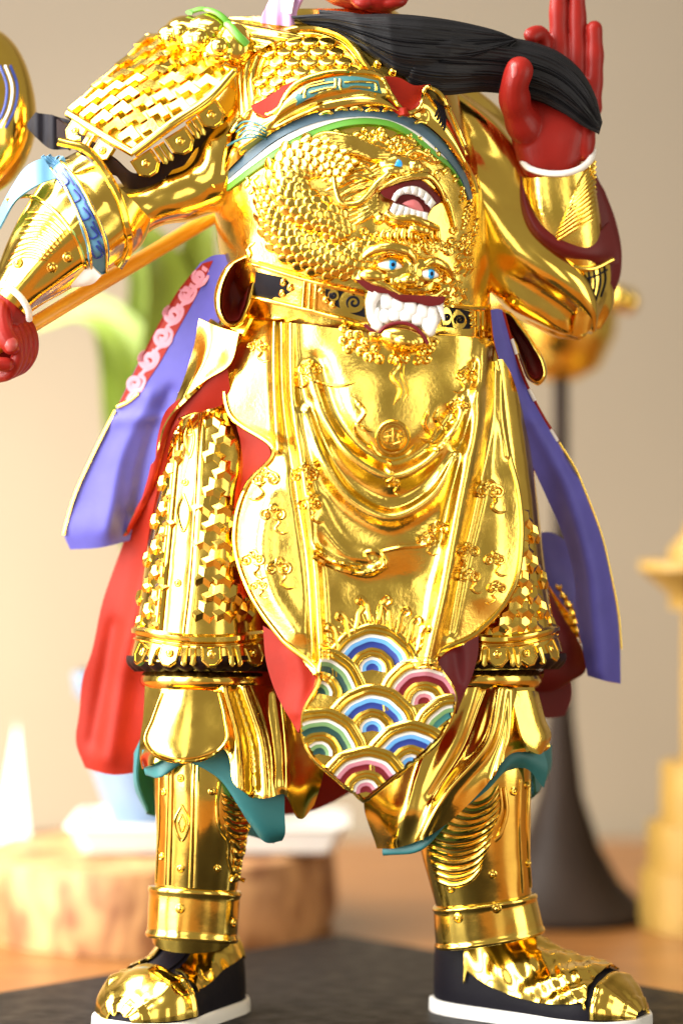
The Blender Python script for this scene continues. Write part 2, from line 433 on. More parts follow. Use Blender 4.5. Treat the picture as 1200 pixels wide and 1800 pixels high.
# ================================================================== SETTING
def wood(name, c1, c2, scale, rough):
    m = bpy.data.materials.new(name); m.use_nodes = True; nt = m.node_tree; b = nt.nodes['Principled BSDF']
    g = nt.nodes.new('ShaderNodeNewGeometry'); mp = nt.nodes.new('ShaderNodeMapping'); mp.inputs['Scale'].default_value = scale
    n = nt.nodes.new('ShaderNodeTexNoise'); n.inputs['Scale'].default_value = 6; n.inputs['Detail'].default_value = 8; n.inputs['Distortion'].default_value = 1.2
    r = nt.nodes.new('ShaderNodeValToRGB'); r.color_ramp.elements[0].position = 0.35; r.color_ramp.elements[1].position = 0.68
    r.color_ramp.elements[0].color = (*c1, 1); r.color_ramp.elements[1].color = (*c2, 1)
    nt.links.new(g.outputs['Position'], mp.inputs[0]); nt.links.new(mp.outputs[0], n.inputs['Vector']); nt.links.new(n.outputs['Fac'], r.inputs[0])
    nt.links.new(r.outputs[0], b.inputs['Base Color']); b.inputs['Roughness'].default_value = rough
    return m
M['table'] = wood('honey_wood_table', (0.14, 0.055, 0.014), (0.28, 0.115, 0.028), (1.5, 9, 9), 0.32)
M['stump'] = wood('split_wood', (0.16, 0.055, 0.015), (0.50, 0.27, 0.11), (6, 6, 3), 0.6)
M['wall'] = mat('cream_plaster', (0.19, 0.158, 0.115), 0.85, var=0.14, vscale=2.2, bump=0.1, bscale=60)
M['plinth'] = mat('black_stained_wood', (0.008, 0.006, 0.005), 0.5, spec=0.16, bump=0.25, bscale=90, var=0.3, vscale=30, rvar=0.1)
M['ceramic'] = mat('white_ceramic', (0.75, 0.75, 0.72), 0.25, var=0.04)
M['bluepot'] = mat('blue_grey_glaze', (0.13, 0.19, 0.29), 0.35, var=0.25, vscale=25)
M['leaf'] = mat('broad_leaf', (0.15, 0.21, 0.02), 0.45, var=0.25, vscale=20)
M['pole'] = mat('yellow_lacquered_shaft', (0.80, 0.40, 0.03), 0.3, var=0.1)
M['bronze'] = mat('dark_bronze', (0.022, 0.014, 0.010), 0.5, 0.0, var=0.3, spec=0.12)
M['soil'] = mat('dark_soil', (0.05, 0.035, 0.02), 0.9, var=0.4, bump=0.4)

def wbox(name, x0, x1, y0, y1, z0, z1, m, bevel=0.0, rot=0.0, ctr=None, parent=None):
    V = np.array([(x, y, z) for z in (z0, z1) for y in (y0, y1) for x in (x0, x1)], float)
    if rot:
        c = np.array(ctr or ((x0 + x1) / 2, (y0 + y1) / 2)); ca, sa = math.cos(rot), math.sin(rot)
        q = V[:, :2] - c; V[:, 0] = c[0] + q[:, 0] * ca - q[:, 1] * sa; V[:, 1] = c[1] + q[:, 0] * sa + q[:, 1] * ca
    F = [(0, 2, 3, 1), (4, 5, 7, 6), (0, 1, 5, 4), (2, 6, 7, 3), (0, 4, 6, 2), (1, 3, 7, 5)]
    o = mesh_obj(name, V, F, [m], parent, None, 30, world=True)
    if bevel:
        b = o.modifiers.new('b', 'BEVEL'); b.width = bevel; b.segments = 3
    return o
def lathe(name, x, y, prof, m, n=40, parent=None, sx=1.0, wob=0.0):
    V = []; F = []
    for k, (r, z) in enumerate(prof):
        for i in range(n):
            t = 2 * math.pi * i / n
            rr = r * (1 + wob * math.sin(3 * t + 1) + wob * 0.7 * math.sin(7 * t + k * 0.4))
            V.append((x + rr * sx * math.cos(t), y + rr * math.sin(t), z))
    for l in range(len(prof) - 1):
        for i in range(n): a = l * n + i; b = l * n + (i + 1) % n; F.append((a, b, b + n, a + n))
    F.append(tuple(range(n - 1, -1, -1))); F.append(tuple((len(prof) - 1) * n + i for i in range(n)))
    return mesh_obj(name, V, F, [m], parent, None, 45, world=True)

wl = wbox('wall', -2.2, 2.2, 0.95, 1.05, -0.4, 1.8, M['wall']); wl['kind'] = 'structure'
tt = empty('table')
wbox('table_top', -1.3, 1.3, -0.75, 0.93, -0.055, -0.016, M['table'], 0.004, parent=tt)
tag(tt, 'honey coloured wooden table under the black plinth', 'table')
pl = wbox('plinth', -0.25, 0.25, -0.30, 0.20, -0.0155, 0.0, M['plinth'], 0.003, math.radians(45), (0, -0.05))
tag(pl, 'low black wooden plinth under the statue', 'plinth')

# split log with white tray, blue pot and plant, behind on the viewer's left
lg = lathe('wooden_block', -0.14, 0.42, [(0.128, -0.0155), (0.132, 0.0), (0.13, 0.03), (0.128, 0.044), (0.122, 0.047)], M['stump'], 48, sx=1.0, wob=0.03)
tag(lg, 'rough split wooden block carrying the white tray', 'wooden block')
def tray():
    lv = [(.088, .040, .0475), (.092, .044, .050), (.100, .052, .066), (.1035, .0555, .068), (.1035, .0555, .0705), (.098, .050, .0705), (.092, .044, .058), (.02, .01, .0555)]
    V = []; F = []
    for a_, b_, z in lv: V += [(-.097 + x * a_, .40 + y * b_, z) for x, y in ((-1, -.85), (-.93, -1), (.93, -1), (1, -.85), (1, .85), (.93, 1), (-.93, 1), (-1, .85))]
    for l in range(len(lv) - 1):
        for i in range(8): F.append((l * 8 + i, l * 8 + (i + 1) % 8, l * 8 + 8 + (i + 1) % 8, l * 8 + 8 + i))
    F += [tuple(range(7, -1, -1)), tuple(range((len(lv) - 1) * 8, len(lv) * 8))]
    return mesh_obj('tray', V, F, [M['ceramic']], None, None, 30, world=True)
ty = tray()
tag(ty, 'shallow rectangular white ceramic tray on the wooden block', 'tray')
pe = empty('potted_plant'); tag(pe, 'green broad-leaved plant in a blue-grey pot standing in the white tray', 'plant')
lathe('pot', -0.135, 0.40, [(0.034, 0.0565), (0.036, 0.065), (0.052, 0.11), (0.055, 0.155), (0.064, 0.163), (0.066, 0.178), (0.062, 0.180), (0.052, 0.168), (0.01, 0.166)], M['bluepot'], 40, parent=pe)
lathe('soil', -0.135, 0.40, [(0.050, 0.1665), (0.049, 0.1705), (0.02, 0.173)], M['soil'], 30, parent=pe)
def leaf(px, pts, w):
    """arching strap leaf through world points"""
    C = spline(pts, 26); T = np.gradient(C, axis=0); T /= np.linalg.norm(T, axis=1, keepdims=True)
    sd = np.cross(T, [0.15, -1, 0.25]); sd /= np.linalg.norm(sd, axis=1, keepdims=True); up = np.cross(sd, T)
    k = np.linspace(0, 1, 26); ww = w * np.sin(np.pi * np.clip(k * 0.93 + 0.05, 0, 1)) ** 0.7
    u = np.linspace(-1, 1, 9)
    G = C[:, None] + sd[:, None] * (ww[:, None] * u)[..., None] + up[:, None] * (ww[:, None] * 0.25 * np.abs(u))[..., None]
    V = G.reshape(-1, 3); V = np.concatenate([V, V - np.repeat(up, 9, 0) * 0.0012]); n = 26 * 9
    F = grid_faces(26, 9) + grid_faces(26, 9, off=n, flip=True)
    lp = list(range(9)) + [j * 9 + 8 for j in range(1, 26)] + [25 * 9 + i for i in range(7, -1, -1)] + [j * 9 for j in range(24, 0, -1)]
    F += [(lp[(i + 1) % len(lp)], lp[i], lp[i] + n, lp[(i + 1) % len(lp)] + n) for i in range(len(lp))]
    mesh_obj('leaf', V, F, [M['leaf']], pe, None, 60, world=True)
b0 = (-0.135, 0.40, 0.172)
def pb(px, py, Y):
    f = (D + Y) / D; return ((px - 600) * S * f, Y, ZC + (900 - py) * S * f)
leaf(0, [b0, pb(255, 700, .41), pb(225, 600, .42), pb(140, 540, .45), pb(60, 575, .47)], 0.020)
leaf(0, [b0, pb(300, 640, .40), pb(300, 520, .38), pb(270, 430, .36), pb(215, 380, .36)], 0.026)
leaf(0, [b0, pb(330, 600, .40), pb(345, 470, .38), pb(360, 380, .36), pb(390, 330, .36)], 0.024)
leaf(0, [b0, pb(215, 720, .44), pb(205, 640, .46), pb(190, 580, .47), pb(105, 480, .5)], 0.016)
leaf(0, [b0, pb(320, 700, .44), pb(380, 560, .46), pb(430, 440, .46), pb(480, 400, .46)], 0.022)
leaf(0, [b0, pb(260, 660, .42), pb(250, 560, .44), pb(240, 470, .44), pb(170, 430, .44)], 0.018)

# white pointed card at far left
def wedge():
    a = pb(30, 1270, .50); b = pb(-30, 1490, .46); c = pb(68, 1490, .46)  # plain white four-faced form, pointed at the top
    z0 = -0.0158
    V = [(a[0], .50, a[2]), (b[0], .45, z0), (c[0], .45, z0), (a[0], .52, z0 + 0.0)]
    F = [(0, 1, 2), (0, 2, 3), (0, 3, 1), (1, 3, 2)]
    return mesh_obj('white_wedge', V, F, [M['ceramic']], None, None, 10, world=True)
tag(wedge(), 'white pointed card standing by the wooden block', 'wedge')

# dark bronze trumpet-footed stand with gilt top, behind on the viewer's right
st = empty('incense_stand'); tag(st, 'dark bronze stand with flared foot and gilt bowl behind the statue', 'stand')
sx_, sy_ = pb(985, 1500, .47)[0], .47
lathe('flared_foot', sx_, sy_, [(0.068, -0.0155), (0.070, -0.010), (0.062, -0.004), (0.046, 0.012), (0.030, 0.04), (0.017, 0.08), (0.010, 0.14), (0.007, 0.22), (0.006, 0.40)], M['bronze'], 40, parent=st)
lathe('bowl', sx_, sy_, [(0.012, 0.40), (0.03, 0.41), (0.042, 0.435), (0.045, 0.46), (0.041, 0.462), (0.02, 0.44)], M['gold'], 36, parent=st)
for i in range(9):  # invented shiny beads, added for small blurred glints behind the arm
    a = i * 2 * math.pi / 9
    lathe('bead', sx_ + 0.052 * math.cos(a), sy_ + 0.052 * math.sin(a), [(0.002, 0.452), (0.007, 0.456), (0.009, 0.462), (0.007, 0.468), (0.002, 0.472)], M['gold'], 14, parent=st)

# gilt pagoda-shaped ornament cut by the right edge
pg = empty('gilt_ornament'); tag(pg, 'gilt tiered ornament cut off by the picture edge beside the wall', 'ornament')
gx, gy = pb(1245, 1400, .42)[0], .42
M['gilt'] = mat('gilt_paint', (0.30, 0.18, 0.035), 0.5, 0.2, var=0.25)
def tier(name, r, z0, z1, flare): lathe(name, gx, gy, [(r, z0), (r * 1.02, z0 + (z1 - z0) * .3), (r * flare, z1 - (z1 - z0) * .2), (r * flare, z1)], M['gilt'], 8, parent=pg)
tier('base_tier', 0.052, -0.0155, 0.03, 1.0); tier('lower_tier', 0.046, 0.0301, 0.065, 1.02); tier('middle_tier', 0.036, 0.0651, 0.11, 1.0)
tier('column', 0.020, 0.1101, 0.225, 1.0); tier('canopy', 0.030, 0.2251, 0.262, 1.75); tier('finial', 0.030, 0.2621, 0.29, 0.6)

# ================================================================== STATUE
ST = empty('statue')
tag(ST, 'gilded warrior statue in dragon armour holding its long black beard', 'statue')
g, gl = M['gold'], M['gold_leaf']

# ---------------------------------------------------------------- legs, greaves, boots
def studs(parent, pts, bv, sc=0.8):
    for x, y in pts: lay('stud', me_stud, parent, x, y, bv, sc=sc)
legL, bvL = tube('greave', [(352, 1130, 10, 92, 92), (352, 1250, 15, 90, 90), (357, 1380, 25, 88, 84), (356, 1450, 24, 82, 80), (350, 1510, 18, 76, 74), (344, 1570, 10, 72, 70), (338, 1640, 4, 72, 72), (338, 1652, 0, 70, 74)], [g], ST, 72, 60, 2.2)
legR, bvR = tube('greave', [(850, 1130, 0, 92, 92), (848, 1250, 10, 93, 90), (836, 1380, 20, 97, 86), (834, 1470, 15, 98, 82), (842, 1530, 8, 91, 78), (851, 1590, 2, 84, 76), (859, 1632, -4, 86, 80), (861, 1645, -6, 86, 82)], [g], ST, 72, 60, 2.2)
mb = MB()
for pts, r in [([(303, 1335), (301, 1440), (298, 1556)], 3.2), ([(297, 1335), (294, 1440), (291, 1556)], 2.2), ([(340, 1335), (338, 1440), (334, 1560)], 3.2), ([(347, 1335), (346, 1440), (343, 1560)], 4.2),
               ([(281, 1360), (280, 1450), (275, 1552)], 2.5), ([(386, 1375), (381, 1420), (386, 1455), (400, 1478), (402, 1515), (412, 1540), (430, 1548)], 4.0),
               ([(320, 1415), (307, 1447), (320, 1478), (333, 1447), (320, 1415)], 2.4), ([(320, 1432), (314, 1447), (320, 1462), (326, 1447), (320, 1432)], 2.0)]:
    line_on(mb, pts, bvL, r, 40, 0.6)
for k in range(11):
    y0 = 1393 + k * 14; 
    x0 = float(np.interp(y0, [1390, 1455, 1480, 1545], [388, 394, 408, 420]))
    xe = float(np.interp(y0, [1390, 1450, 1510, 1560], [443, 436, 424, 414]))
    line_on(mb, [(x0, y0), (min(x0 + 20, xe - 12), y0 + 14), (min(x0 + 42, xe - 6), y0 + 12), (xe, y0 - 4)], bvL, 5.2 + 1.2 * math.sin(k * 2.1), 20, 0.5, taper=(.2, .6))
mb.build('greave_ridges', [g], legL)
studs(legL, [(318, 1368), (288, 1392), (373, 1391), (318, 1527), (382, 1527), (284, 1505)], bvL, 0.9)
mb = MB()
for pts, r in [([(929, 1370), (926, 1460), (931, 1560)], 3), ([(915, 1370), (913, 1460), (918, 1570)], 3.4), ([(885, 1385), (889, 1430), (882, 1455), (876, 1470), (868, 1478)], 4.5), ([(878, 1385), (880, 1425), (870, 1452)], 3)]:
    line_on(mb, pts, bvR, r, 40, 0.6)
for k in range(12):
    y0 = 1396 + k * 13
    x1 = float(np.interp(y0, [1390, 1440, 1500, 1560], [876, 880, 862, 840]))
    xl = float(np.interp(y0, [1390, 1460, 1560], [815, 745, 770]))
    line_on(mb, [(xl, y0 + 6), (xl * .6 + x1 * .4, y0 + 18), (xl * .25 + x1 * .75, y0 + 8), (x1, y0 - 18)], bvR, 4.6 + 1.3 * math.sin(k * 1.7), 24, 0.5, taper=(.5, .15))
mb.build('greave_ridges', [g], legR)
studs(legR, [(902, 1391), (926, 1381), (865, 1537), (792, 1562), (928, 1517)], bvR, 1.0)
def band(path, parent, pts):
    o, bv = tube('ankle_band', path, [g], parent, 64, 24, 2.2, disp=lambda G, th: (lambda v: 3.2 * (np.exp(-((v - 0.06) / .05) ** 2) + np.exp(-((v - .94) / .05) ** 2)))(np.linspace(0, 1, G.shape[0]))[:, None] * np.ones(G.shape[1]))
    studs(o, pts, bv, 1.1); return bv
bvbL = band([(343, 1562, 8, 80, 76), (340, 1610, 6, 80, 78), (337, 1652, 4, 79, 80)], ST, [(317, 1597), (410, 1622)])
bvbR = band([(851, 1582, 2, 90, 82), (856, 1620, -2, 94, 86), (861, 1652, -6, 96, 90)], ST, [(872, 1597), (805, 1614), (944, 1582)])

def boot(heel, toe, parent, wid, hh, side):
    """shoe lofted heel to toe in metres; returns its parts and a surface tree in sculpt space"""
    h = np.array(heel); t = np.array(toe); ax = t - h; L = np.linalg.norm(ax); ax /= L; sd = np.array([-ax[1], ax[0]])
    k = np.linspace(0, 1, 50)
    ks = [0, .04, .15, .35, .55, .70, .82, .92, .97, 1.0]
    wv = np.interp(k, ks, [.30, .55, .72, .80, .88, 1.0, .98, .82, .58, .25]) * wid / 2
    hv = np.interp(k, ks, [.90, 1.0, 1.05, .98, .70, .62, .60, .46, .34, .20]) * hh
    for _ in range(3):
        hv[1:-1] = (hv[:-2] + hv[1:-1] + hv[2:]) / 3; wv[1:-1] = (wv[:-2] + wv[1:-1] + wv[2:]) / 3
    th = np.linspace(0, 2 * math.pi, 64, endpoint=False); c, s = np.cos(th), np.sin(th)
    zb = 0.0082
    G = np.zeros((50, 64, 3))
    for i in range(50):
        px = wv[i] * np.sign(c) * np.abs(c) ** .8
        zz = np.where(s > 0, zb + (hv[i] - zb) * np.abs(s) ** .75, zb - 0.0005)
        ctr = h + ax * L * k[i]
        G[i, :, 0] = ctr[0] + sd[0] * px; G[i, :, 1] = ctr[1] + sd[1] * px; G[i, :, 2] = zz
    V, F = tube_mesh(unW(G).reshape(G.shape)); up = mesh_obj('boot', V, F, [M['black']], parent, None, 55); bv = tree(V, F)
    G2 = np.zeros((50, 64, 3))
    for i in range(50):
        px = (wv[i] + .0022) * np.sign(c) * np.abs(c) ** .8
        zz = np.where(s > 0, zb * np.minimum(1, np.abs(s) * 3) ** .5, 0.0004); ctr = h - ax * .002 + ax * (L + .005) * k[i]
        G2[i, :, 0] = ctr[0] + sd[0] * px; G2[i, :, 1] = ctr[1] + sd[1] * px; G2[i, :, 2] = np.maximum(zz, .0004)
    V, F = tube_mesh(unW(G2).reshape(G2.shape)); so = mesh_obj('sole', V, F, [M['white']], up, None, 50)
    def piece(nm, k0, k1, t0, t1, off, mt, rel):
        kk = np.linspace(k0, k1, 44); tt = np.linspace(t0, t1, 44); Q = np.zeros((44, 44, 3))
        for i, q in enumerate(kk):
            e = .18 * (1 - abs(2 * (i / 43) - 1) ** 3) if nm == 'side_panel' else 0     # rounded panel outline
            t_ = tt if not e else (t0 + t1) / 2 + (tt - (t0 + t1) / 2) * (0.82 + e)
            wq, hq = np.interp(q, k, wv), np.interp(q, k, hv); r_ = off + (rel(q, t_) if rel else 0)
            c_, s_ = np.cos(t_), np.sin(t_)
            px = (wq + r_) * np.sign(c_) * np.abs(c_) ** .8; zz = zb + (hq + r_ - zb) * np.abs(s_) ** .75; ctr = h + ax * (L * q + (off if q > .97 else 0))
            Q[i, :, 0] = ctr[0] + sd[0] * px; Q[i, :, 1] = ctr[1] + sd[1] * px; Q[i, :, 2] = zz
        return sheet_from_grid(nm, unW(Q).reshape(Q.shape), [mt], up, 4, (0, 0, 0), 60)
    return up, bv, piece
bL, bvBL, bL_sub = boot((-0.068, 0.046), (-0.126, -0.038), ST, 0.062, 0.052, 1)
bR, bvBR, bR_sub = boot((0.060, 0.042), (0.172, -0.026), ST, 0.062, 0.056, 1)
def wr(f, a, q): return lambda k, t: a * (np.sin(f * (k * 14 + t * q) + 1.6 * np.sin(t * 3 + k * 5)) + .5 * np.sin(f * 1.9 * (k * 12 - t * q * .7) + 2 * np.sin(k * 9)))
# viewer's-left boot: strap, wrinkled panels, toe cap
bL_sub('strap', .16, .70, 1.36, 1.80, .0012, M['black'], None); bL_sub('side_panel', .10, .66, .42, 1.26, .0016, g, wr(2.6, .0005, 3.0)); bL_sub('side_panel', .14, .66, 1.92, 2.75, .0016, g, wr(2.6, .0005, 3.0))
bL_sub('toe_cap', .70, 1.0, 0.02, 3.12, .0016, g, lambda k, t: .0007 * np.cos(k * 40 + 2 * np.cos(t * 4)) * np.exp(-((np.abs(t - 1.57) - .62) / .3) ** 2) + .0018 * np.exp(-((t - 1.57) / .22) ** 2) + .0008 * np.exp(-((t - 2.25) / .09) ** 2) + .0008 * np.exp(-((t - .9) / .09) ** 2) - .0006 * np.exp(-((t - 1.95) / .07) ** 2) - .0006 * np.exp(-((t - 1.2) / .07) ** 2) + .0009 * np.exp(-((k - .72) / .015) ** 2))
mb = Each('scroll', [g], bL); curl(mb, 405, 1672, 9, bvBL, 1.2, 0, 1, 3, 2)
# viewer's-right boot
bR_sub('side_panel', .22, .84, 1.1, 2.98, .0026, g, wr(2.6, .0009, 3.6)); bR_sub('toe_cap', .86, 1.0, 0.02, 3.12, .0012, g, lambda k, t: .0009 * np.exp(-((k - .88) / .012) ** 2) + .0005 * np.sin(t * 9))

# ---------------------------------------------------------------- trousers with teal lining
kn = [(0, 0)]
def drape(name, rows, mt, parent, nu, nv, thick=5, back=None, relief=None):
    return patch(name, rows, [mt, back or mt], parent, nu, nv, thick, relief)
trL, bvTrL = drape('trouser_leg', [
    [(255, 1205, 60), (300, 1205, 110), (350, 1205, 122), (420, 1205, 118), (480, 1205, 95), (560, 1230, 40)],
    [(252, 1260, 55), (300, 1260, 112), (350, 1262, 128), (425, 1262, 122), (490, 1270, 100), (565, 1290, 40)],
    [(246, 1310, 50), (292, 1312, 118), (345, 1306, 136), (412, 1312, 130), (500, 1340, 108), (570, 1345, 45)],
    [(246, 1330, 48), (278, 1328, 126), (330, 1312, 140), (398, 1316, 136), (418, 1345, 138), (505, 1390, 116), (562, 1385, 50)],
    [(250, 1352, 46), (270, 1342, 124), (330, 1318, 138), (398, 1322, 134), (412, 1378, 146), (462, 1404, 136), (498, 1396, 118), (530, 1440, 80), (552, 1415, 50)]], g, ST, 90, 60, 5, M['teal'],
    lambda G: ridge(G, [(395, 1210), (415, 1290), (422, 1385)], 12, 14) + ridge(G, [(430, 1210), (462, 1310), (470, 1400)], 10, 10) + ridge(G, [(412, 1215), (440, 1310), (445, 1390)], 8, -8) + ridge(G, [(490, 1220), (500, 1330), (500, 1440)], 14, 10))
patch('trouser_lining', [[(250, 1318, 60), (285, 1318, 112), (340, 1318, 122), (400, 1318, 122), (440, 1360, 122), (500, 1380, 112)], [(252, 1345, 62), (285, 1345, 120), (340, 1330, 126), (390, 1352, 128), (435, 1400, 128), (500, 1425, 110)], [(256, 1362, 62), (285, 1364, 122), (320, 1338, 126), (375, 1360, 126), (432, 1432, 120), (470, 1468, 108), (501, 1466, 100)], [(262, 1360, 40), (290, 1352, 90), (330, 1338, 95), (380, 1360, 95), (440, 1450, 100), (470, 1482, 88), (496, 1478, 80)]], [M['teal']], trL, 60, 24, 4, None, (0, 0, 0))
patch('trouser_back', [[(250, 1300, 30), (240, 1330, -20), (300, 1330, -80), (400, 1330, -80), (500, 1350, -20)], [(244, 1370, 10), (243, 1390, -40), (300, 1400, -90), (400, 1430, -90), (490, 1460, 0)], [(262, 1425, -20), (262, 1430, -50), (300, 1440, -90), (400, 1460, -90), (480, 1480, 20)]], [M['teal']], trL, 40, 20, 4, None, (0, 0, 0))
kp, bvkp = patch('knee_flap', [[(284, 1215, 122), (330, 1212, 138), (385, 1215, 136)], [(266, 1265, 132), (328, 1262, 150), (398, 1268, 146)], [(254, 1305, 136), (325, 1312, 156), (400, 1302, 150)], [(262, 1320, 138), (322, 1337, 158), (392, 1316, 150)], [(300, 1334, 144), (325, 1341, 156), (360, 1335, 152)]], [g], ST, 40, 40, 6, None, (0, 0, 0))
mb = MB(); line_on(mb, [(285, 1218), (268, 1265), (256, 1303), (270, 1324), (325, 1338), (382, 1321), (398, 1302), (396, 1266), (386, 1218)], bvkp, 3.5, 70, 1); mb.build('flap_edge', [g], kp)

trR, bvTrR = drape('trouser_leg', [
    [(690, 1240, 60), (740, 1220, 95), (800, 1210, 118), (860, 1208, 120), (900, 1208, 105), (938, 1208, 60)],
    [(672, 1300, 60), (735, 1300, 105), (800, 1275, 125), (862, 1265, 128), (905, 1260, 112), (952, 1260, 60)],
    [(650, 1370, 55), (720, 1380, 112), (790, 1350, 132), (860, 1320, 134), (905, 1300, 118), (960, 1295, 62)],
    [(640, 1400, 50), (700, 1440, 112), (770, 1420, 136), (850, 1368, 138), (895, 1318, 122), (966, 1312, 64)],
    [(662, 1492, 40), (700, 1490, 92), (752, 1470, 122), (850, 1385, 136), (896, 1326, 122), (948, 1326, 66)]], g, ST, 90, 60, 5, M['teal'],
    lambda G: ridge(G, [(880, 1212), (860, 1300), (780, 1400), (740, 1480)], 10, 14) + ridge(G, [(850, 1215), (815, 1310), (760, 1400)], 9, -8) + ridge(G, [(898, 1215), (890, 1300), (870, 1370)], 9, 9) + ridge(G, [(800, 1215), (740, 1330), (700, 1470)], 14, 9))
patch('trouser_lining', [[(672, 1480, 50), (740, 1462, 100), (790, 1420, 115), (850, 1372, 118), (900, 1310, 108), (955, 1320, 62)], [(672, 1502, 52), (742, 1492, 104), (796, 1436, 118), (856, 1388, 120), (915, 1330, 104), (962, 1350, 62)], [(680, 1504, 30), (742, 1490, 70), (790, 1430, 90), (850, 1380, 90), (920, 1350, 86), (955, 1385, 50)]], [M['teal']], trR, 60, 20, 4, None, (0, 0, 0))
patch('trouser_back', [[(940, 1300, 40), (965, 1310, -10), (930, 1320, -80), (800, 1330, -80), (690, 1350, -20)], [(935, 1350, 30), (964, 1350, -30), (930, 1380, -90), (800, 1440, -90), (690, 1460, 0)], [(938, 1392, 0), (945, 1388, -30), (910, 1420, -80), (800, 1480, -80), (690, 1496, 20)]], [M['teal']], trR, 40, 20, 4, None, (0, 0, 0))
kp, bvkp = patch('knee_flap', [[(897, 1216, 108), (930, 1214, 90), (945, 1216, 62)], [(908, 1262, 122), (945, 1262, 98), (958, 1265, 66)], [(918, 1298, 128), (955, 1300, 100), (968, 1296, 68)], [(930, 1320, 126), (948, 1326, 104), (960, 1312, 70)]], [gl], ST, 24, 30, 6, None, (0, 0, 0))

# ---------------------------------------------------------------- tassets (leg armour)
def tasset(rows, ring, bands, lap, lining, strip=None, diamonds=()):
    t, bv = tube('tasset', rows, [g], ST, 96, 70, 2.2)
    rg = MB()
    for path, r in bands:
        line_on(rg, path, bv, r, 50, 1.0)
    rg.build('tasset_ridges', [g], t)
    for x, y, a in lap[0]: 
        h = hit(x, y - 22, bv)
        if h: place('lappet', me_lappet, t, (x, -y, h[0].z + 6), (h[1].x * .8, 0.25, h[1].z), (a, 1, 0.25), (.92, 1.0, 1))
        if h: place('stud', me_stud, t, (x, -y + 2, h[0].z + 12), (h[1].x * .8, 0.25, h[1].z), (a, 1, 0.2), .9)
    for x, y, a in lap[1]:
        h = hit(x, y - 22, bv)
        if h: place('lappet_bar', me_bar, t, (x, -y, h[0].z + 6), (h[1].x * .8, 0.2, h[1].z), (a, 1, 0.25), (1, 1.0, 1))
    return t, bv
tL, bvtL = tasset([(420, 620, -5, 56, 58), (408, 670, 0, 63, 66), (396, 725, 5, 74, 78), (384, 790, 12, 88, 92), (370, 870, 18, 94, 104), (362, 940, 22, 100, 112), (358, 1010, 24, 107, 119), (355, 1085, 25, 114, 124), (354, 1112, 25, 117, 127), (354, 1150, 25, 126, 134), (354, 1163, 25, 128, 136)], None,
    [([(240, 1108), (300, 1120), (380, 1124), (470, 1116)], 9), ([(238, 1122), (300, 1133), (380, 1137), (470, 1129)], 3),
     ([(322, 690), (312, 800), (300, 930), (288, 1050), (282, 1110)], 4.5), ([(316, 690), (306, 800), (294, 930), (281, 1050), (275, 1110)], 2.5), ([(361, 690), (354, 800), (347, 930), (338, 1050), (330, 1115)], 5.5), ([(354, 700), (347, 800), (340, 930), (330, 1050), (322, 1115)], 2.5)],
    ([(250, 1148, .25), (298, 1150, .08), (372, 1152, -.02), (446, 1150, -.1)], [(272, 1152, .2), (325, 1153, 0), (340, 1153, 0), (405, 1154, -.05), (418, 1153, -.06)]), None)
tR, bvtR = tasset([(840, 640, 0, 70, 85), (850, 760, 8, 78, 95), (858, 880, 10, 86, 100), (862, 980, 12, 94, 106), (866, 1085, 12, 104, 112), (868, 1110, 12, 107, 115), (872, 1145, 12, 114, 122), (874, 1160, 12, 116, 124)], None,
    [([(800, 1112), (860, 1124), (920, 1120), (975, 1106)], 8), ([(800, 1124), (860, 1136), (920, 1132), (978, 1118)], 3)],
    ([(830, 1150, 0), (874, 1152, -.05), (925, 1150, -.12), (968, 1142, -.3)], [(852, 1154, 0), (898, 1154, -.1), (908, 1154, -.1), (948, 1150, -.2)]), None)
mb = Each('strip_diamond', [g], tL)
for (xs, bv) in (((300, 340), bvtL),):
    for cy, sx in ((900, 10), (770, 8)):
        cx = float(np.interp(cy, [690, 1110], [340, 305]))
        line_on(mb, [(cx, cy - 32), (cx - sx, cy), (cx, cy + 34), (cx + sx, cy), (cx, cy - 32)], bv, 2.6, 40, .8)

studs(tL, [(336, 760), (313, 1025), (326, 848)], bvtL, .9)
def blocks(t, bv, reg, x0, x1, y0, y1, pitch, sc, slant, cover):
    r = 0; y = y0
    while y < y1:
        x = x0 + (pitch * .5 if r % 2 else 0)
        while x < x1:
            xx = x + slant * (y - y0)
            if inside(reg, xx, y) and not any(inside(c, xx, y) for c in cover):
                lay('armour_block', me_y, t, xx, y, bv, up=(0.12, 1, 0), sc=(sc, sc, .82), lift=0.5)
            x += pitch
        y += pitch * .86; r += 1
ap_cover = [[(420, 870), (425, 1020), (470, 1100), (600, 1100), (600, 870)]]
blocks(tL, bvtL, [(366, 720), (400, 720), (410, 860), (425, 1000), (470, 1090), (462, 1104), (343, 1104), (352, 930)], 340, 520, 736, 1104, 36, 2.0, 0, ap_cover)
blocks(tL, bvtL, [(318, 735), (310, 850), (294, 960), (276, 1100), (232, 1100), (255, 930), (285, 790)], 220, 330, 738, 1102, 26, 1.45, 0, [])
blocks(tR, bvtR, [(915, 880), (935, 900), (952, 1000), (975, 1100), (850, 1108), (870, 1090), (912, 1030), (924, 950)], 830, 990, 860, 1108, 31, 1.72, 0, [])
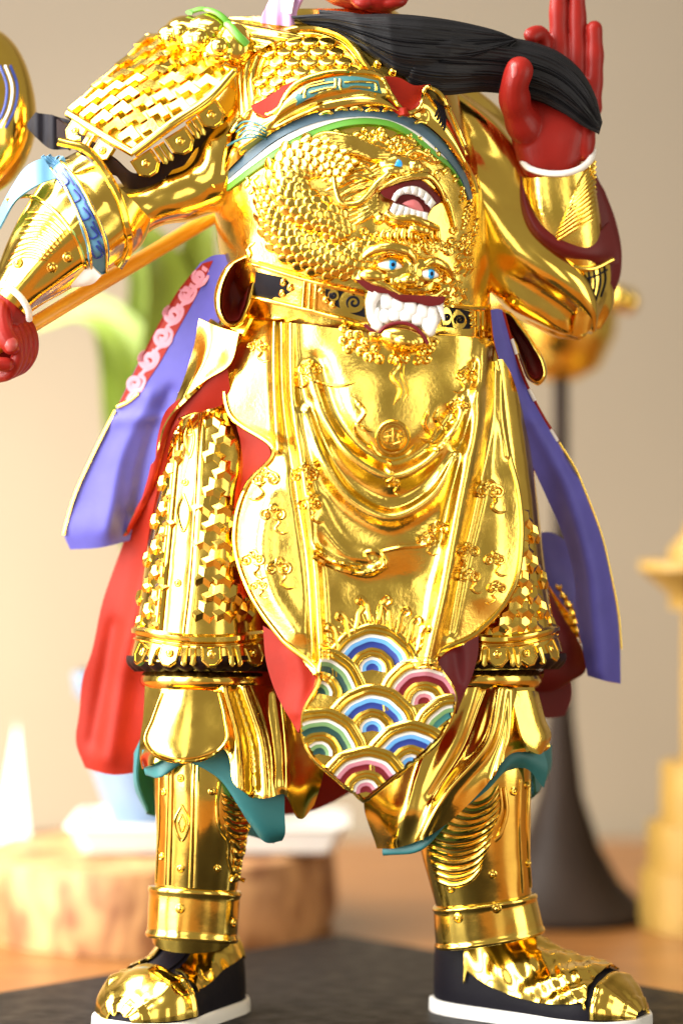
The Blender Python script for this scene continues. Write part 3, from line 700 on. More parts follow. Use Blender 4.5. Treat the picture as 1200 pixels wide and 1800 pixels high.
# dark scalloped lining under the lappets, then the gold roll
def scallop(name, cx, row, d, rx, rz, h, parent, lobes, amp, mt):
    th = np.linspace(0, 2 * math.pi, 160, endpoint=False); n = 6
    G = np.zeros((n, 160, 3))
    for j in range(n):
        k = j / (n - 1); w_ = 1 + 0.05 * np.sin(math.pi * k) - 0.10 * k
        sc = amp * np.abs(np.sin(th * lobes / 2)) * (0.3 + k) 
        G[j, :, 0] = cx + rx * w_ * np.cos(th); G[j, :, 1] = -(row + h * k + sc * .5 - amp * .4); G[j, :, 2] = d + rz * w_ * np.sin(th)
    V, F = tube_mesh(G); return mesh_obj(name, V, F, [mt], parent, None, 40)
scallop('scalloped_lining', 354, 1156, 25, 131, 138, 22, tL, 26, 10, M['brownblack'])
scallop('scalloped_lining', 874, 1152, 12, 120, 128, 22, tR, 26, 10, M['brownblack'])
def roll(cx, row, d, rx, rz, r, tilt):
    th = np.linspace(0, 2 * math.pi, 96, endpoint=False); ph = np.linspace(0, 2 * math.pi, 20, endpoint=False)
    G = np.zeros((96, 20, 3))
    for i, t in enumerate(th):
        G[i, :, 0] = cx + (rx + r * np.cos(ph)) * math.cos(t); G[i, :, 2] = d + (rz + r * np.cos(ph)) * math.sin(t)
        G[i, :, 1] = -(row + r * 1.05 * np.sin(ph) + tilt * math.cos(t))
    F = []
    for i in range(96):
        for j in range(20):
            F.append((i * 20 + j, ((i + 1) % 96) * 20 + j, ((i + 1) % 96) * 20 + (j + 1) % 20, i * 20 + (j + 1) % 20))
    return mesh_obj('knee_roll', G.reshape(-1, 3), F, [g], ST, None, None)
roll(358, 1197, 20, 96, 104, 16, 2); roll(848, 1196, 10, 88, 98, 17, -2)

# ---------------------------------------------------------------- pelvis / torso
def torso_grid():
    R = [(15, 480, 690, 60, -90), (60, 425, 745, 112, -110), (130, 402, 792, 150, -120), (200, 388, 815, 176, -120), (280, 376, 838, 196, -120), (360, 376, 852, 207, -120), (430, 383, 860, 208, -120), (500, 402, 862, 196, -110), (560, 425, 860, 182, -105), (640, 440, 850, 165, -105), (740, 440, 840, 140, -100), (830, 470, 820, 100, -80)]
    A = spline(np.array([(r[0], r[1], r[2], r[3], r[4]) for r in R], float), 110)
    th = np.linspace(0, 2 * math.pi, 128, endpoint=False); c, s = np.cos(th), np.sin(th)
    c2 = np.sign(c) * np.abs(c) ** .9; s2 = np.sign(s) * np.abs(s) ** .9
    G = np.zeros((110, 128, 3))
    for j, (row, xl, xr, df, db) in enumerate(A):
        cx, hw = (xl + xr) / 2, (xr - xl) / 2
        G[j, :, 0] = cx + hw * c2; G[j, :, 1] = -row; G[j, :, 2] = np.where(s > 0, df * s2, -db * s2)
        G[j, :, 0] += 18 * np.maximum(s2, 0) * (1 - np.abs(c2))
    # soft hammered undulation
    G[..., 2] += np.where(s2 > .2, 1, 0) * (1.6 * np.sin(G[..., 0] * .07) * np.sin(G[..., 1] * .06))
    return G
G = torso_grid(); V, F = tube_mesh(G)
torso = mesh_obj('torso', V, F, [gl], ST, None, 55); bvT0 = tree(V, F)

# ---------------------------------------------------------------- central apron
AP = [
 [(440, 560, 92), (480, 565, 140), (515, 568, 168), (690, 588, 198), (820, 592, 172), (866, 600, 112)],
 [(392, 655, 95), (470, 650, 150), (520, 650, 178), (690, 660, 206), (826, 660, 178), (880, 660, 114)],
 [(398, 722, 108), (468, 735, 152), (527, 740, 182), (690, 750, 205), (836, 740, 180), (888, 730, 118)],
 [(478, 797, 152), (502, 800, 165), (534, 800, 186), (690, 810, 203), (830, 800, 184), (898, 800, 122)],
 [(432, 852, 142), (490, 860, 170), (542, 860, 188), (690, 870, 198), (820, 860, 188), (913, 860, 128)],
 [(409, 950, 138), (480, 950, 172), (551, 950, 188), (690, 960, 196), (800, 950, 192), (920, 950, 128)],
 [(433, 1036, 152), (495, 1045, 176), (557, 1050, 190), (680, 1060, 195), (778, 1050, 198), (907, 1030, 138)],
 [(492, 1124, 178), (530, 1132, 186), (562, 1140, 194), (665, 1140, 196), (756, 1130, 202), (842, 1112, 166)],
 [(558, 1192, 204), (562, 1198, 200), (572, 1204, 198), (655, 1208, 200), (742, 1190, 205), (768, 1158, 204)],
 [(530, 1256, 206), (545, 1262, 204), (570, 1265, 202), (655, 1270, 204), (750, 1256, 207), (802, 1225, 206)],
 [(536, 1312, 208), (555, 1318, 207), (585, 1322, 206), (650, 1325, 207), (722, 1318, 209), (778, 1294, 208)],
 [(604, 1384, 211), (614, 1390, 211), (624, 1396, 211), (637, 1410, 212), (662, 1394, 211), (700, 1362, 211)]]
def ap_relief(G):
    x, y = G[..., 0], -G[..., 1]
    h = ridge(G, [(508, 560), (512, 700), (535, 850), (552, 1000), (563, 1180)], 12, 20) + ridge(G, [(497, 560), (500, 700), (520, 850), (540, 980), (552, 1160)], 8, -11)
    h += ridge(G, [(480, 560), (482, 690), (488, 790)], 8, 10)
    h += ridge(G, [(852, 610), (838, 740), (808, 880), (782, 1020), (752, 1160)], 16, 25) + ridge(G, [(866, 620), (862, 740), (838, 880), (808, 1010), (790, 1110)], 9, -10)
    h += ridge(G, [(832, 640), (822, 720), (800, 830), (775, 950)], 9, -9) + ridge(G, [(880, 640), (882, 720), (893, 800)], 7, 8)
    # hanging swags
    h += ridge(G, [(545, 650), (575, 740), (630, 808), (690, 836), (748, 812), (800, 752), (830, 690)], 14, 19)
    h += ridge(G, [(556, 640), (592, 742), (640, 798), (690, 818), (742, 796), (790, 735)], 20, -13)
    h += ridge(G, [(540, 725), (570, 810), (620, 880), (685, 910), (750, 880), (800, 800)], 15, 17)
    h += ridge(G, [(545, 715), (585, 810), (630, 852), (688, 878), (748, 850), (795, 780)], 16, -8) + ridge(G, [(548, 720), (582, 806), (628, 866), (687, 894), (750, 866), (800, 790)], 5, -5)
    h += ridge(G, [(550, 890), (575, 940), (610, 975), (650, 985)], 18, 13) + ridge(G, [(555, 965), (600, 990), (650, 1002), (672, 990)], 6, 12)
    h += ridge(G, [(690, 855), (690, 870)], 50, 9) + ridge(G, [(690, 935), (690, 945)], 55, 8) + ridge(G, [(640, 1030), (720, 1020)], 40, -8)
    h += ridge(G, [(690, 690), (690, 740)], 90, 16)
    h += ridge(G, [(470, 880), (455, 960), (480, 1050), (520, 1110)], 22, 8) + ridge(G, [(875, 850), (880, 950), (860, 1050)], 24, 8)
    return h
apron, bvA = patch('apron', AP, [gl, M['red']], ST, 210, 260, 6, ap_relief, (0, 1, 0))
# raised hem all round
ledge = [r[0] for r in AP]; redge = [r[-1] for r in AP]
mb = MB()
Gr = grid(AP, 12, 200)
mb.strand(Gr[8:, 0] + [3, 0, 3], 4.6); mb.strand(Gr[8:, -1] + [-3, 0, 3], 4.6); mb.strand(Gr[-1] + [0, 3, 3], 4.6)
mb.build('hem_trim', [g], apron)
# pleat lines and embossed motifs
mb = MB()
for (x, y, s, hd) in [(467, 842, 1.0, -1), (535, 835, 1.0, 1), (480, 905, .9, 1), (545, 888, .85, 1), (445, 985, .85, 1), (490, 1000, .95, 1), (455, 1030, .6, 1), (860, 865, 1.0, 1), (770, 930, .75, -1), (748, 950, .7, 1), (822, 970, .8, -1), (868, 985, .75, 1), (825, 1015, .75, 1), (872, 1035, .7, -1), (820, 660, .8, -1), (805, 715, .8, -1), (545, 650, .85, -1), (452, 610, .7, 1), (690, 850, .55, 1)]:
    mb = MB(); cloud(mb, x, y, s, bvA, hd); mb.build('cloud_motif', [g], apron)
mb = Each('flame_swirl', [g], apron)
def swirl(pts, r, tp=(.2, .1), n=36): line_on(mb, pts, bvA, r, n, 1.0, taper=tp)
swirl([(690, 615), (700, 640), (688, 660), (702, 685), (692, 712)], 4.6); swirl([(712, 625), (706, 655), (716, 690), (708, 705)], 3.6)
swirl([(622, 700), (640, 725), (628, 745), (655, 760)], 5); swirl([(655, 790), (635, 775), (622, 755), (630, 735)], 4); swirl([(735, 770), (760, 775), (775, 755), (765, 735), (772, 715)], 5); swirl([(745, 790), (775, 788), (790, 770), (800, 775)], 4)
swirl([(752, 720), (745, 745), (755, 765)], 4); swirl([(650, 775), (668, 800), (690, 806), (712, 800), (732, 778)], 4)
swirl([(686, 810), (680, 825), (692, 834)], 5)
swirl([(528, 655), (560, 672), (600, 678), (625, 672)], 3.5); swirl([(550, 980), (600, 1000), (648, 1005), (675, 990), (665, 972), (640, 975), (648, 985)], 5.5, (.6, .3)); swirl([(660, 972), (705, 962), (745, 958), (765, 952)], 4.5); swirl([(556, 972), (600, 990), (642, 995)], 3.5)
# round medallion with long-life mark
mb = MB()
def circ(cx, cy, r, n=40): return [(cx + r * math.cos(t), cy + r * math.sin(t)) for t in np.linspace(0, 2 * math.pi, n)]
line_on(mb, circ(690, 768, 27), bvA, 4.2, raw=True, lift=2.5); line_on(mb, circ(690, 768, 19), bvA, 2.0, raw=True, lift=2)
for q in ([(677, 760), (690, 756), (703, 760)], [(674, 768), (690, 766), (706, 768)], [(677, 776), (690, 780), (703, 776)], [(690, 752), (690, 784)], [(679, 762), (682, 768), (679, 775)], [(701, 762), (698, 768), (701, 775)]): line_on(mb, q, bvA, 2.2, 14, 2)
mb.build('medallion', [g], apron)
# surf spray above the waves
mb = Each('surf_spray', [g], apron)
for x0, y0, dx in [(590, 1110, -1), (610, 1090, -1), (628, 1078, 1), (646, 1062, -1), (668, 1062, 1), (684, 1075, -1), (702, 1082, 1), (722, 1098, 1), (738, 1112, 1)]:
    line_on(mb, [(x0 - dx * 6, y0 + 38), (x0, y0 + 14), (x0 + dx * 3, y0 - 2), (x0 + dx * 14, y0 - 12), (x0 + dx * 18, y0 - 4), (x0 + dx * 12, y0 + 1)], bvA, 4.6, 26, 1.0, taper=(.4, .5))
for k in range(26):
    a = math.radians(25 + k * 5.2); cx, cy = 654, 1180
    r0, r1 = 84, 104 + 5 * math.sin(k * 1.9)
    line_on(mb, [(cx + r0 * math.cos(a), cy - r0 * math.sin(a)), (cx + r1 * math.cos(a + .06), cy - r1 * math.sin(a + .06))], bvA, 2.0, 8, .4, taper=(.8, .1))
# overlapping wave arches
outl = [(561, 1150), (567, 1195), (540, 1240), (531, 1262), (533, 1298), (560, 1336), (600, 1374), (637, 1402), (668, 1380), (720, 1340), (772, 1292), (795, 1250), (799, 1225), (782, 1190), (770, 1165), (757, 1135), (752, 1090), (562, 1090)]
GRN = ('palegreen', 'darkgreen'); BLU = ('skyblue', 'navy'); PNK = ('pink', 'darkred'); TEA = ('palegreen', 'teal')
def arch(cx, cy, pal, lift, R=84):
    prof = [(84, 0, 'g'), (81, 3, 'g'), (77, 4, 'g'), (75, 2.2, 'g'), (73, 4, 'g'), (69, 4.4, 'g'), (67.5, 2.6, 'g'), (66, 4.2, 'g'), (63, 4.2, 'g'), (62, 1.6, 'white'), (57.5, 1.6, 'white'), (57, 1.2, 0), (50, 1.2, 0), (49.5, .9, 1), (40, .9, 1), (39.5, 3.6, 'g'), (35, 4.4, 'g'), (33.5, 2.6, 'g'), (32, 4.2, 'g'), (28, 4.4, 'g'), (26.5, 2.8, 'g'), (25, 4.0, 'g'), (22.5, 3.8, 'g'), (22, 1.6, 'white'), (17.5, 1.5, 'white'), (17, 1.2, 0), (11, 1.2, 0), (10.5, 1.0, 1), (0.4, 1.0, 1)]
    names = ['g', 'white', 0, 1]; mats = [M['gold'], M['white'], M[pal[0]], M[pal[1]]]
    na = 96; a = np.radians(np.linspace(-12, 192, na)); V = []; F = []; mi = []
    wob = 1 + 0.012 * np.sin(a * 5 + cx) + .008 * np.sin(a * 11 + cy)
    for r, z, k in prof:
        r *= R / 84
        for t in range(na):
            x, y = cx + r * math.cos(a[t]) * wob[t], cy - r * .97 * math.sin(a[t]) * wob[t]
            V.append((x, -y, z))
    V = np.array(V); zs = np.zeros(len(V)); lastz = 200
    for i, v in enumerate(V):
        h = hit(v[0], -v[1], bvA)
        if h: lastz = h[0].z
        zs[i] = lastz
    V[:, 2] += zs + lift
    for l in range(len(prof) - 1):
        for t in range(na - 1):
            q = (l * na + t, l * na + t + 1, (l + 1) * na + t + 1, (l + 1) * na + t)
            c = V[list(q)].mean(0)
            if inside(outl, c[0], -c[1]):
                F.append(q); mi.append(names.index(prof[l + 1][2]) if prof[l + 1][2] == prof[l][2] or prof[l + 1][2] != 'g' else 0)
    # outer skirt down to the cloth so the rim has depth
    n0 = len(V); sk = V[:na].copy(); sk[:, 2] -= lift + 5; V = np.concatenate([V, sk])
    for t in range(na - 1):
        c = V[t]
        if inside(outl, c[0], -c[1]): F.append((t + 1, t, n0 + t, n0 + t + 1)); mi.append(0)
    return mesh_obj('wave_arch', V, F, mats, apron, mi, 35)
for k, (cx, cy, pal) in enumerate([(654, 1177, BLU), (561, 1219, GRN), (745, 1236, PNK), (654, 1284, BLU), (803, 1300, TEA), (561, 1325, GRN), (722, 1348, BLU), (643, 1392, PNK)]):
    arch(cx, cy, pal, 1.0 + 3.2 * k)

# red linings turned out along the apron edges
patch('apron_lining', [[(400, 733, 78), (430, 742, 100), (458, 752, 122)], [(400, 800, 78), (440, 805, 108), (476, 805, 140)], [(400, 880, 80), (418, 875, 105), (432, 865, 128)], [(403, 960, 82), (410, 955, 105), (414, 950, 124)], [(410, 1050, 85), (430, 1050, 110), (445, 1050, 130)]], [M['red']], apron, 24, 50, 4, None, (0, 0, 0))
patch('apron_lining', [[(372, 688, 72), (382, 680, 82), (394, 672, 92)], [(384, 712, 76), (396, 705, 92), (402, 700, 100)], [(398, 735, 78), (404, 728, 96), (410, 722, 106)]], [M['red']], apron, 12, 12, 4, None, (0, 0, 0))
patch('apron_lining', [[(462, 1100, 150), (482, 1112, 162), (498, 1124, 172)], [(468, 1165, 160), (510, 1165, 178), (540, 1172, 192)], [(488, 1225, 172), (530, 1218, 190), (558, 1200, 202)], [(512, 1268, 186), (525, 1262, 196), (538, 1240, 203)], [(524, 1288, 196), (527, 1280, 200), (530, 1262, 204)]], [M['red']], apron, 24, 40, 4, lambda G: ridge(G, [(520, 1150), (530, 1200), (520, 1250)], 16, 8), (0, 0, 0))
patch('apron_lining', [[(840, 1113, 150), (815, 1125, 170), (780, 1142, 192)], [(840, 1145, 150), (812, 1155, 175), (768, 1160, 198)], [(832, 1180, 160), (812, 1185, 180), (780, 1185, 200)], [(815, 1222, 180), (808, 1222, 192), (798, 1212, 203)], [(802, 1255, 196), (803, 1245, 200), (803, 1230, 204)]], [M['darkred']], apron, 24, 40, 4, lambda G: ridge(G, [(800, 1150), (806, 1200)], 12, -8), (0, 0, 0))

# ---------------------------------------------------------------- red cloak panels, gold robe strip
ck, _ = patch('cloak', [
 [(330, 690, 92), (362, 668, 104), (400, 645, 118)], [(292, 722, 80), (330, 716, 92), (402, 700, 106)], [(279, 760, 62), (296, 756, 74), (322, 736, 86)], [(268, 840, 30), (276, 838, 36), (288, 832, 40)], [(236, 900, -20), (256, 890, 0), (276, 885, 20)], [(213, 965, -75), (270, 965, -35), (340, 960, 10)],
 [(180, 1060, -85), (240, 1060, -50), (330, 1060, 0)], [(160, 1150, -90), (230, 1160, -60), (330, 1160, -20)], [(146, 1190, -95), (230, 1200, -65), (330, 1210, -30)], [(140, 1250, -95), (220, 1260, -60), (320, 1260, -40)], [(134, 1305, -95), (210, 1310, -55), (300, 1310, -45)], [(150, 1350, -90), (200, 1362, -55), (270, 1352, -50)]], [M['red'], g], ST, 60, 90, 6,
 lambda G: ridge(G, [(330, 760), (270, 960), (220, 1160), (190, 1330)], 22, 14) + ridge(G, [(200, 1100), (165, 1300)], 14, -8), (0, 1, 1))
patch('cloak', [[(330, 1040, -140), (450, 1040, -150), (600, 1040, -150), (760, 1040, -150), (900, 1040, -135)], [(310, 1180, -145), (450, 1180, -155), (600, 1180, -160), (760, 1180, -155), (915, 1150, -138)], [(300, 1340, -150), (450, 1360, -160), (560, 1370, -165), (700, 1340, -160), (950, 1240, -140)], [(320, 1390, -150), (450, 1430, -160), (540, 1428, -165), (640, 1380, -160), (950, 1260, -140)]], [M['red'], g], ST, 60, 24, 5, None, (0, 1, 0))
patch('cloak', [
 [(886, 742, 60), (895, 740, 55), (905, 742, 50)], [(902, 800, 50), (920, 800, 35), (934, 830, 20)], [(920, 900, 40), (935, 900, 20), (942, 905, 0)], [(930, 1000, 20), (945, 1000, 0), (955, 1010, -25)], [(945, 1080, 0), (970, 1080, -20), (990, 1085, -45)], [(955, 1150, -20), (990, 1150, -40), (1024, 1145, -60)], [(950, 1200, -40), (990, 1195, -55), (1028, 1180, -70)], [(930, 1215, -60), (970, 1215, -65), (1000, 1200, -75)]], [M['maroon'], g], ST, 30, 60, 6, None, (0, 1, 1))
patch('cloak', [[(910, 1170, -80), (960, 1180, -90), (1003, 1190, -95)], [(915, 1220, -80), (965, 1225, -90), (1004, 1228, -95)], [(930, 1250, -80), (960, 1262, -88), (992, 1258, -92)]], [M['maroon'], g], ST, 24, 20, 6, None, (0, 1, 1))
rb, bvrb = patch('gold_robe', [
 [(350, 560, 92), (385, 575, 115), (420, 585, 130)], [(338, 620, 85), (365, 628, 112), (404, 640, 126)], [(318, 680, 78), (335, 676, 100), (362, 668, 112)], [(296, 735, 64), (304, 726, 84), (318, 706, 98)], [(280, 790, 40), (286, 780, 62), (292, 740, 84)], [(262, 850, 10), (268, 845, 30), (275, 800, 58)], [(240, 895, -14), (248, 890, 0), (262, 855, 22)], [(214, 945, -44), (220, 938, -36), (232, 908, -14)]], [g, M['red']], ST, 30, 70, 6, None, (0, 1, 0))

# ---------------------------------------------------------------- blue robe with patterned border
def brel(G): return ridge(G, [(260, 700), (215, 790), (190, 930)], 16, 12) + ridge(G, [(300, 690), (262, 790), (240, 900)], 14, -12) + ridge(G, [(205, 740), (250, 735), (300, 730)], 12, 10)
br, bvbr = patch('blue_robe', [
 [(352, 462, 20), (380, 448, 55), (408, 448, 70)], [(318, 510, -5), (360, 505, 35), (396, 515, 75)], [(276, 580, -25), (325, 580, 15), (384, 570, 70)], [(240, 645, -40), (295, 640, 0), (350, 630, 45)], [(205, 718, -55), (265, 710, -15), (324, 700, 20)], [(165, 800, -62), (230, 790, -25), (292, 790, -5)], [(132, 875, -64), (200, 870, -30), (258, 870, -25)], [(113, 940, -64), (180, 930, -30), (232, 935, -45)], [(124, 966, -66), (180, 962, -38), (228, 950, -48)]], [M['blue'], gl], ST, 60, 90, 6, brel, (0, 1, 1))
rbnd, bvbd = proj_patch('red_border', [[(356, 463), (322, 500), (278, 572), (243, 640), (208, 712)], [(366, 460), (338, 505), (298, 575), (262, 640), (222, 704)], [(374, 458), (350, 510), (312, 580), (282, 635), (245, 690)]], bvbr, [M['red']], br, 60, 14, 1.5, 3)
mb = Each('pink_scroll', [M['pink']], br)
for x, y, r, hd in [(350, 486, 10, 1), (328, 516, 13, -1), (305, 552, 14, 1), (286, 592, 15, -1), (262, 632, 15, 1), (238, 674, 14, -1)]:
    curl(mb, x, y, r * 1.15, bvbd, 1.5, 1.0 + hd, hd, 5.4, .3, flat=.14)
    line_on(mb, [(x + 6, y - 16), (x + 16, y - 8), (x + 8, y + 12), (x - 8, y + 20), (x - 14, y + 30)], bvbd, 4.2, 16, .3, flat=.14)
mb = MB(); line_on(mb, [(246, 692), (225, 708), (208, 716)], bvbr, 3.5, 20, 2); mb.strand(spline(fl([(203, 722, -52), (163, 802, -58), (130, 877, -60), (112, 940, -60)]), 40), 3.2); mb.build('gold_piping', [g], br)
bRb, bvbR2 = patch('blue_robe', [
 [(862, 545, 80), (872, 543, 75), (882, 545, 62)], [(868, 600, 78), (885, 600, 68), (900, 612, 52)], [(882, 650, 70), (898, 655, 60), (914, 655, 40)], [(904, 729, 50), (925, 725, 42), (946, 722, 20)], [(937, 823, 20), (965, 805, 15), (990, 795, 0)], [(958, 870, 0), (1000, 850, 2), (1026, 860, -15)], [(994, 957, -25), (1030, 945, -5), (1055, 940, -30)], [(1009, 1020, -35), (1045, 1015, -10), (1072, 1012, -40)], [(1012, 1090, -40), (1052, 1085, -15), (1084, 1078, -50)], [(1023, 1140, -40), (1058, 1145, -20), (1089, 1140, -55)], [(1032, 1188, -45), (1060, 1196, -25), (1090, 1202, -58)]], [M['blue'], gl], ST, 40, 100, 6, lambda G: ridge(G, [(940, 740), (985, 830), (1020, 960), (1045, 1180)], 16, 10) + ridge(G, [(995, 800), (1012, 828)], 8, -8), (0, 1, 1))
mb = MB()
mb.strand(spline(fl([(884, 548, 60), (902, 612, 50), (916, 655, 38), (948, 722, 18), (980, 775, 4)]), 50), 3, m=0)
for a, b in (((898, 596, 54), (906, 622, 48)), ((928, 684, 32), (938, 704, 26)), ((966, 755, 12), (978, 775, 6))): mb.strand(spline(fl([a, b]), 8) + [1, 0, 1], 3.3, m=1)
mb.build('red_edge', [M['red'], M['white']], bRb)
mb = MB(); mb.strand(spline(fl([(982, 778, 2), (1012, 827, -10), (1030, 870, -17), (1056, 940, -32), (1073, 1012, -42), (1086, 1080, -52), (1091, 1140, -57)]), 60), 2.4); mb.build('gold_piping', [g], bRb)
patch('robe_fold', [[(942, 938, -60), (965, 935, -75), (1000, 955, -90)], [(948, 1000, -60), (975, 990, -80), (1012, 1000, -95)], [(975, 1045, -62), (995, 1045, -80), (1014, 1050, -95)], [(1005, 1085, -66), (1010, 1090, -75), (1020, 1095, -90)]], [M['blue'], g], bRb, 24, 30, 5, None, (0, 1, 1))
patch('robe_fold', [[(962, 1030, -78), (975, 1025, -70), (985, 1035, -70)], [(980, 1070, -75), (1000, 1060, -66), (1010, 1075, -68)], [(1005, 1130, -75), (1018, 1120, -66), (1024, 1130, -70)]], [gl], bRb, 20, 30, 5, lambda G: 3 * np.sin(G[..., 1] * .4), (0, 0, 0))

# ---------------------------------------------------------------- belt, loops
belt, bvB = proj_patch('belt', [[(446, 462), (540, 490), (640, 515), (740, 532), (862, 542)], [(440, 490), (540, 518), (640, 544), (740, 562), (864, 570)], [(440, 522), (540, 545), (640, 572), (740, 590), (866, 598)]], bvT0, [gl], ST, 90, 16, 9, 14)
for rows in ([[(450, 478), (478, 484), (500, 490), (510, 500)], [(447, 500), (480, 508), (500, 508), (515, 506)], [(446, 520), (475, 527), (484, 522), (492, 524)]],
             [[(572, 508), (600, 512), (625, 514), (640, 520)], [(572, 520), (598, 530), (620, 535), (640, 540)], [(590, 538), (604, 545), (620, 552), (642, 558)]],
             [[(776, 538), (790, 540), (808, 543), (826, 548)], [(776, 556), (790, 558), (808, 560), (826, 562)], [(776, 574), (790, 576), (808, 578), (826, 578)]]):
    proj_patch('black_inlay', rows, bvB, [M['black']], belt, 24, 14, 1.2, 3)
mb = Each('belt_ridge', [g], belt)
for pts, r in [([(446, 464), (540, 492), (640, 517)], 4.5), ([(440, 520), (540, 544), (645, 572)], 5.5), ([(770, 535), (862, 544)], 4.5), ([(770, 592), (866, 598)], 5),
               ([(536, 492), (532, 540)], 4), ([(546, 496), (543, 544)], 3.5), ([(556, 498), (553, 546)], 4), ([(838, 546), (838, 594)], 3.5), ([(846, 546), (846, 594)], 3.5), ([(856, 546), (856, 594)], 3.5)]:
    line_on(mb, pts, bvB, r, 40, 2.0)
mb = Each('belt_scroll', [g], belt)
def cloud_inlay(pts, cx, cy, r, hd):
    O = spline(fl(pts + pts[:1]), 49)[:-1]; c = O.mean(0); rows = []
    for k in (1.0, .99, .6, .1):
        q = c + (O - c) * k; rows.append(np.array([(a[0], a[1], (lambda h: h[0].z if h else 190)(hit(a[0], -a[1], bvB)) + (0 if k == 1.0 else 3.5)) for a in q]))
    V = np.concatenate(rows); F = [(l * 48 + i, l * 48 + (i + 1) % 48, (l + 1) * 48 + (i + 1) % 48, (l + 1) * 48 + i) for l in range(3) for i in range(48)] + [tuple(range(144, 192))]
    ob = mesh_obj('cloud_inlay', V, F, [gl], belt, None, 40)
    m2 = MB(); curl(m2, cx, cy, r, bvB, 1.4, 2.4 * hd, hd, 2.4, 4.2, flat=.6); m2.build('spiral_line', [M['black']], ob)
cloud_inlay([(598, 545), (596, 528), (604, 514), (618, 510), (632, 516), (641, 530), (634, 546), (618, 550)], 622, 531, 13, -1)
cloud_inlay([(582, 530), (576, 518), (584, 508), (594, 514), (594, 526)], 586, 518, 6, 1)
cloud_inlay([(778, 572), (776, 548), (784, 540), (793, 550), (788, 570)], 783, 556, 7, 1)
cloud_inlay([(796, 576), (794, 556), (802, 544), (814, 552), (820, 566), (812, 578)], 806, 562, 9, -1)
for x, y in ((500, 497), (512, 506), (498, 516), (566, 512), (574, 528), (586, 536), (828, 556), (830, 570)): curl(mb, x, y, 6, bvB, 1.0, 1, 1, 3.4, 2)
def loop(name, outer, inner, d0, d1, deep, mt, slant=0):
    """oval gold rim round a sunken coloured hollow"""
    O = spline(fl([(*p, d0) for p in outer + outer[:1]]), 61)[:-1]; I = spline(fl([(*p, d1) for p in inner + inner[:1]]), 61)[:-1]
    c = I.mean(0); c[2] = deep
    rows = [O + [0, 0, -85], O, O * .65 + I * .35 + [0, 0, 10], O * .3 + I * .7 + [0, 0, 10], I, I * .96 + c * .04 + [0, 0, -12], I * .85 + c * .15 * 1.0, I * .5 + c * .5, I * .1 + c * .9]
    rows[6][:, 2] = d1 - 28; rows[7][:, 2] = deep; rows[8][:, 2] = deep
    V = np.concatenate(rows); n = 60; F = []; mi = []
    for l in range(len(rows) - 1):
        for i in range(n): F.append((l * n + i, l * n + (i + 1) % n, (l + 1) * n + (i + 1) % n, (l + 1) * n + i)); mi.append(0 if l < 5 else 1)
    F.append(tuple((len(rows) - 1) * n + i for i in range(n))); mi.append(1)
    F.append(tuple(range(n))); mi.append(0)
    return mesh_obj(name, V, F, [g, mt], ST, mi, 60)
loop('waist_loop', [(432, 446), (452, 450), (463, 466), (455, 500), (440, 545), (426, 570), (404, 576), (384, 560), (376, 528), (384, 490), (402, 462)], [(428, 456), (442, 458), (446, 470), (438, 505), (427, 545), (416, 565), (402, 566), (392, 550), (391, 520), (400, 485), (414, 464)], 122, 126, 70, M['maroon'])
loop('waist_loop', [(872, 545), (890, 545), (915, 570), (940, 605), (958, 640), (960, 662), (945, 678), (928, 668), (915, 640), (900, 600), (884, 570)], [(880, 550), (890, 552), (912, 578), (935, 612), (950, 640), (952, 658), (943, 668), (932, 660), (922, 635), (906, 598), (890, 570)], 40, 44, 5, M['maroon'])
patch('loop_tie', [[(370, 560, 60), (395, 572, 100), (440, 560, 128)], [(358, 578, 55), (395, 592, 98), (425, 590, 122)]], [g], ST, 20, 10, 8, None, (0, 0, 0))

# ---------------------------------------------------------------- dragon on the belly
dr = MB()
# long body: two coils laid on the belly
def scaled_body(path, wid, nrow, rows, parent, bv, base_r=1.0):
    L = spline(fl(path), nrow)[:, :2]; T = np.gradient(L, axis=0); T /= np.linalg.norm(T, axis=1, keepdims=True); Q = np.stack([-T[:, 1], T[:, 0]], 1)
    ws = np.interp(np.linspace(0, 1, nrow), np.linspace(0, 1, len(wid)), wid)
    for i in range(nrow):
        for j in range(rows):
            k = (j - (rows - 1) / 2 + (0.5 if i % 2 else 0)) / rows * 2
            if abs(k) > 1: continue
            q = L[i] + Q[i] * k * ws[i]
            h = hit(q[0], -q[1], bv)
            if h is None: continue
            bulge = 12 * (1 - k * k)
            up = (-T[i][0], -T[i][1], 0)
            s = ws[i] / rows * 2 / 10 * 0.62
            place('dragon_scale', me_scale, parent, h[0] + h[1] * bulge, (h[1].x + Q[i][0] * k * .5, h[1].y + Q[i][1] * k * .5, h[1].z), (-up[0], -up[1], 0.001), (s, s, s * 1.05))
dragon = empty('dragon'); dragon.parent = ST
dragon['label'] = 'gold dragon coiled in relief across the belly armour'
coil1 = [(610, 300), (575, 275), (530, 275), (500, 305), (505, 345), (535, 370), (575, 385), (600, 415)]
coil2 = [(470, 330), (480, 385), (500, 420), (540, 445), (590, 460), (630, 455), (660, 440)]
def coil_base(path, wid, nm):
    P, N = proj(path, bvT0, 60)
    mb = MB(); mb.strand(P - N * 2, np.interp(np.linspace(0, 1, len(P)), np.linspace(0, 1, len(wid)), wid) * .95, 18, flat=.42, N=N); mb.build(nm, [g], dragon)
coil_base(coil1, [26, 34, 36, 32, 24], 'coil'); coil_base(coil2, [22, 30, 34, 32, 26], 'coil')
scaled_body(coil1, [26, 34, 36, 32, 24], 24, 4, dragon, bvT0); scaled_body(coil2, [22, 30, 34, 32, 26], 24, 4, dragon, bvT0)
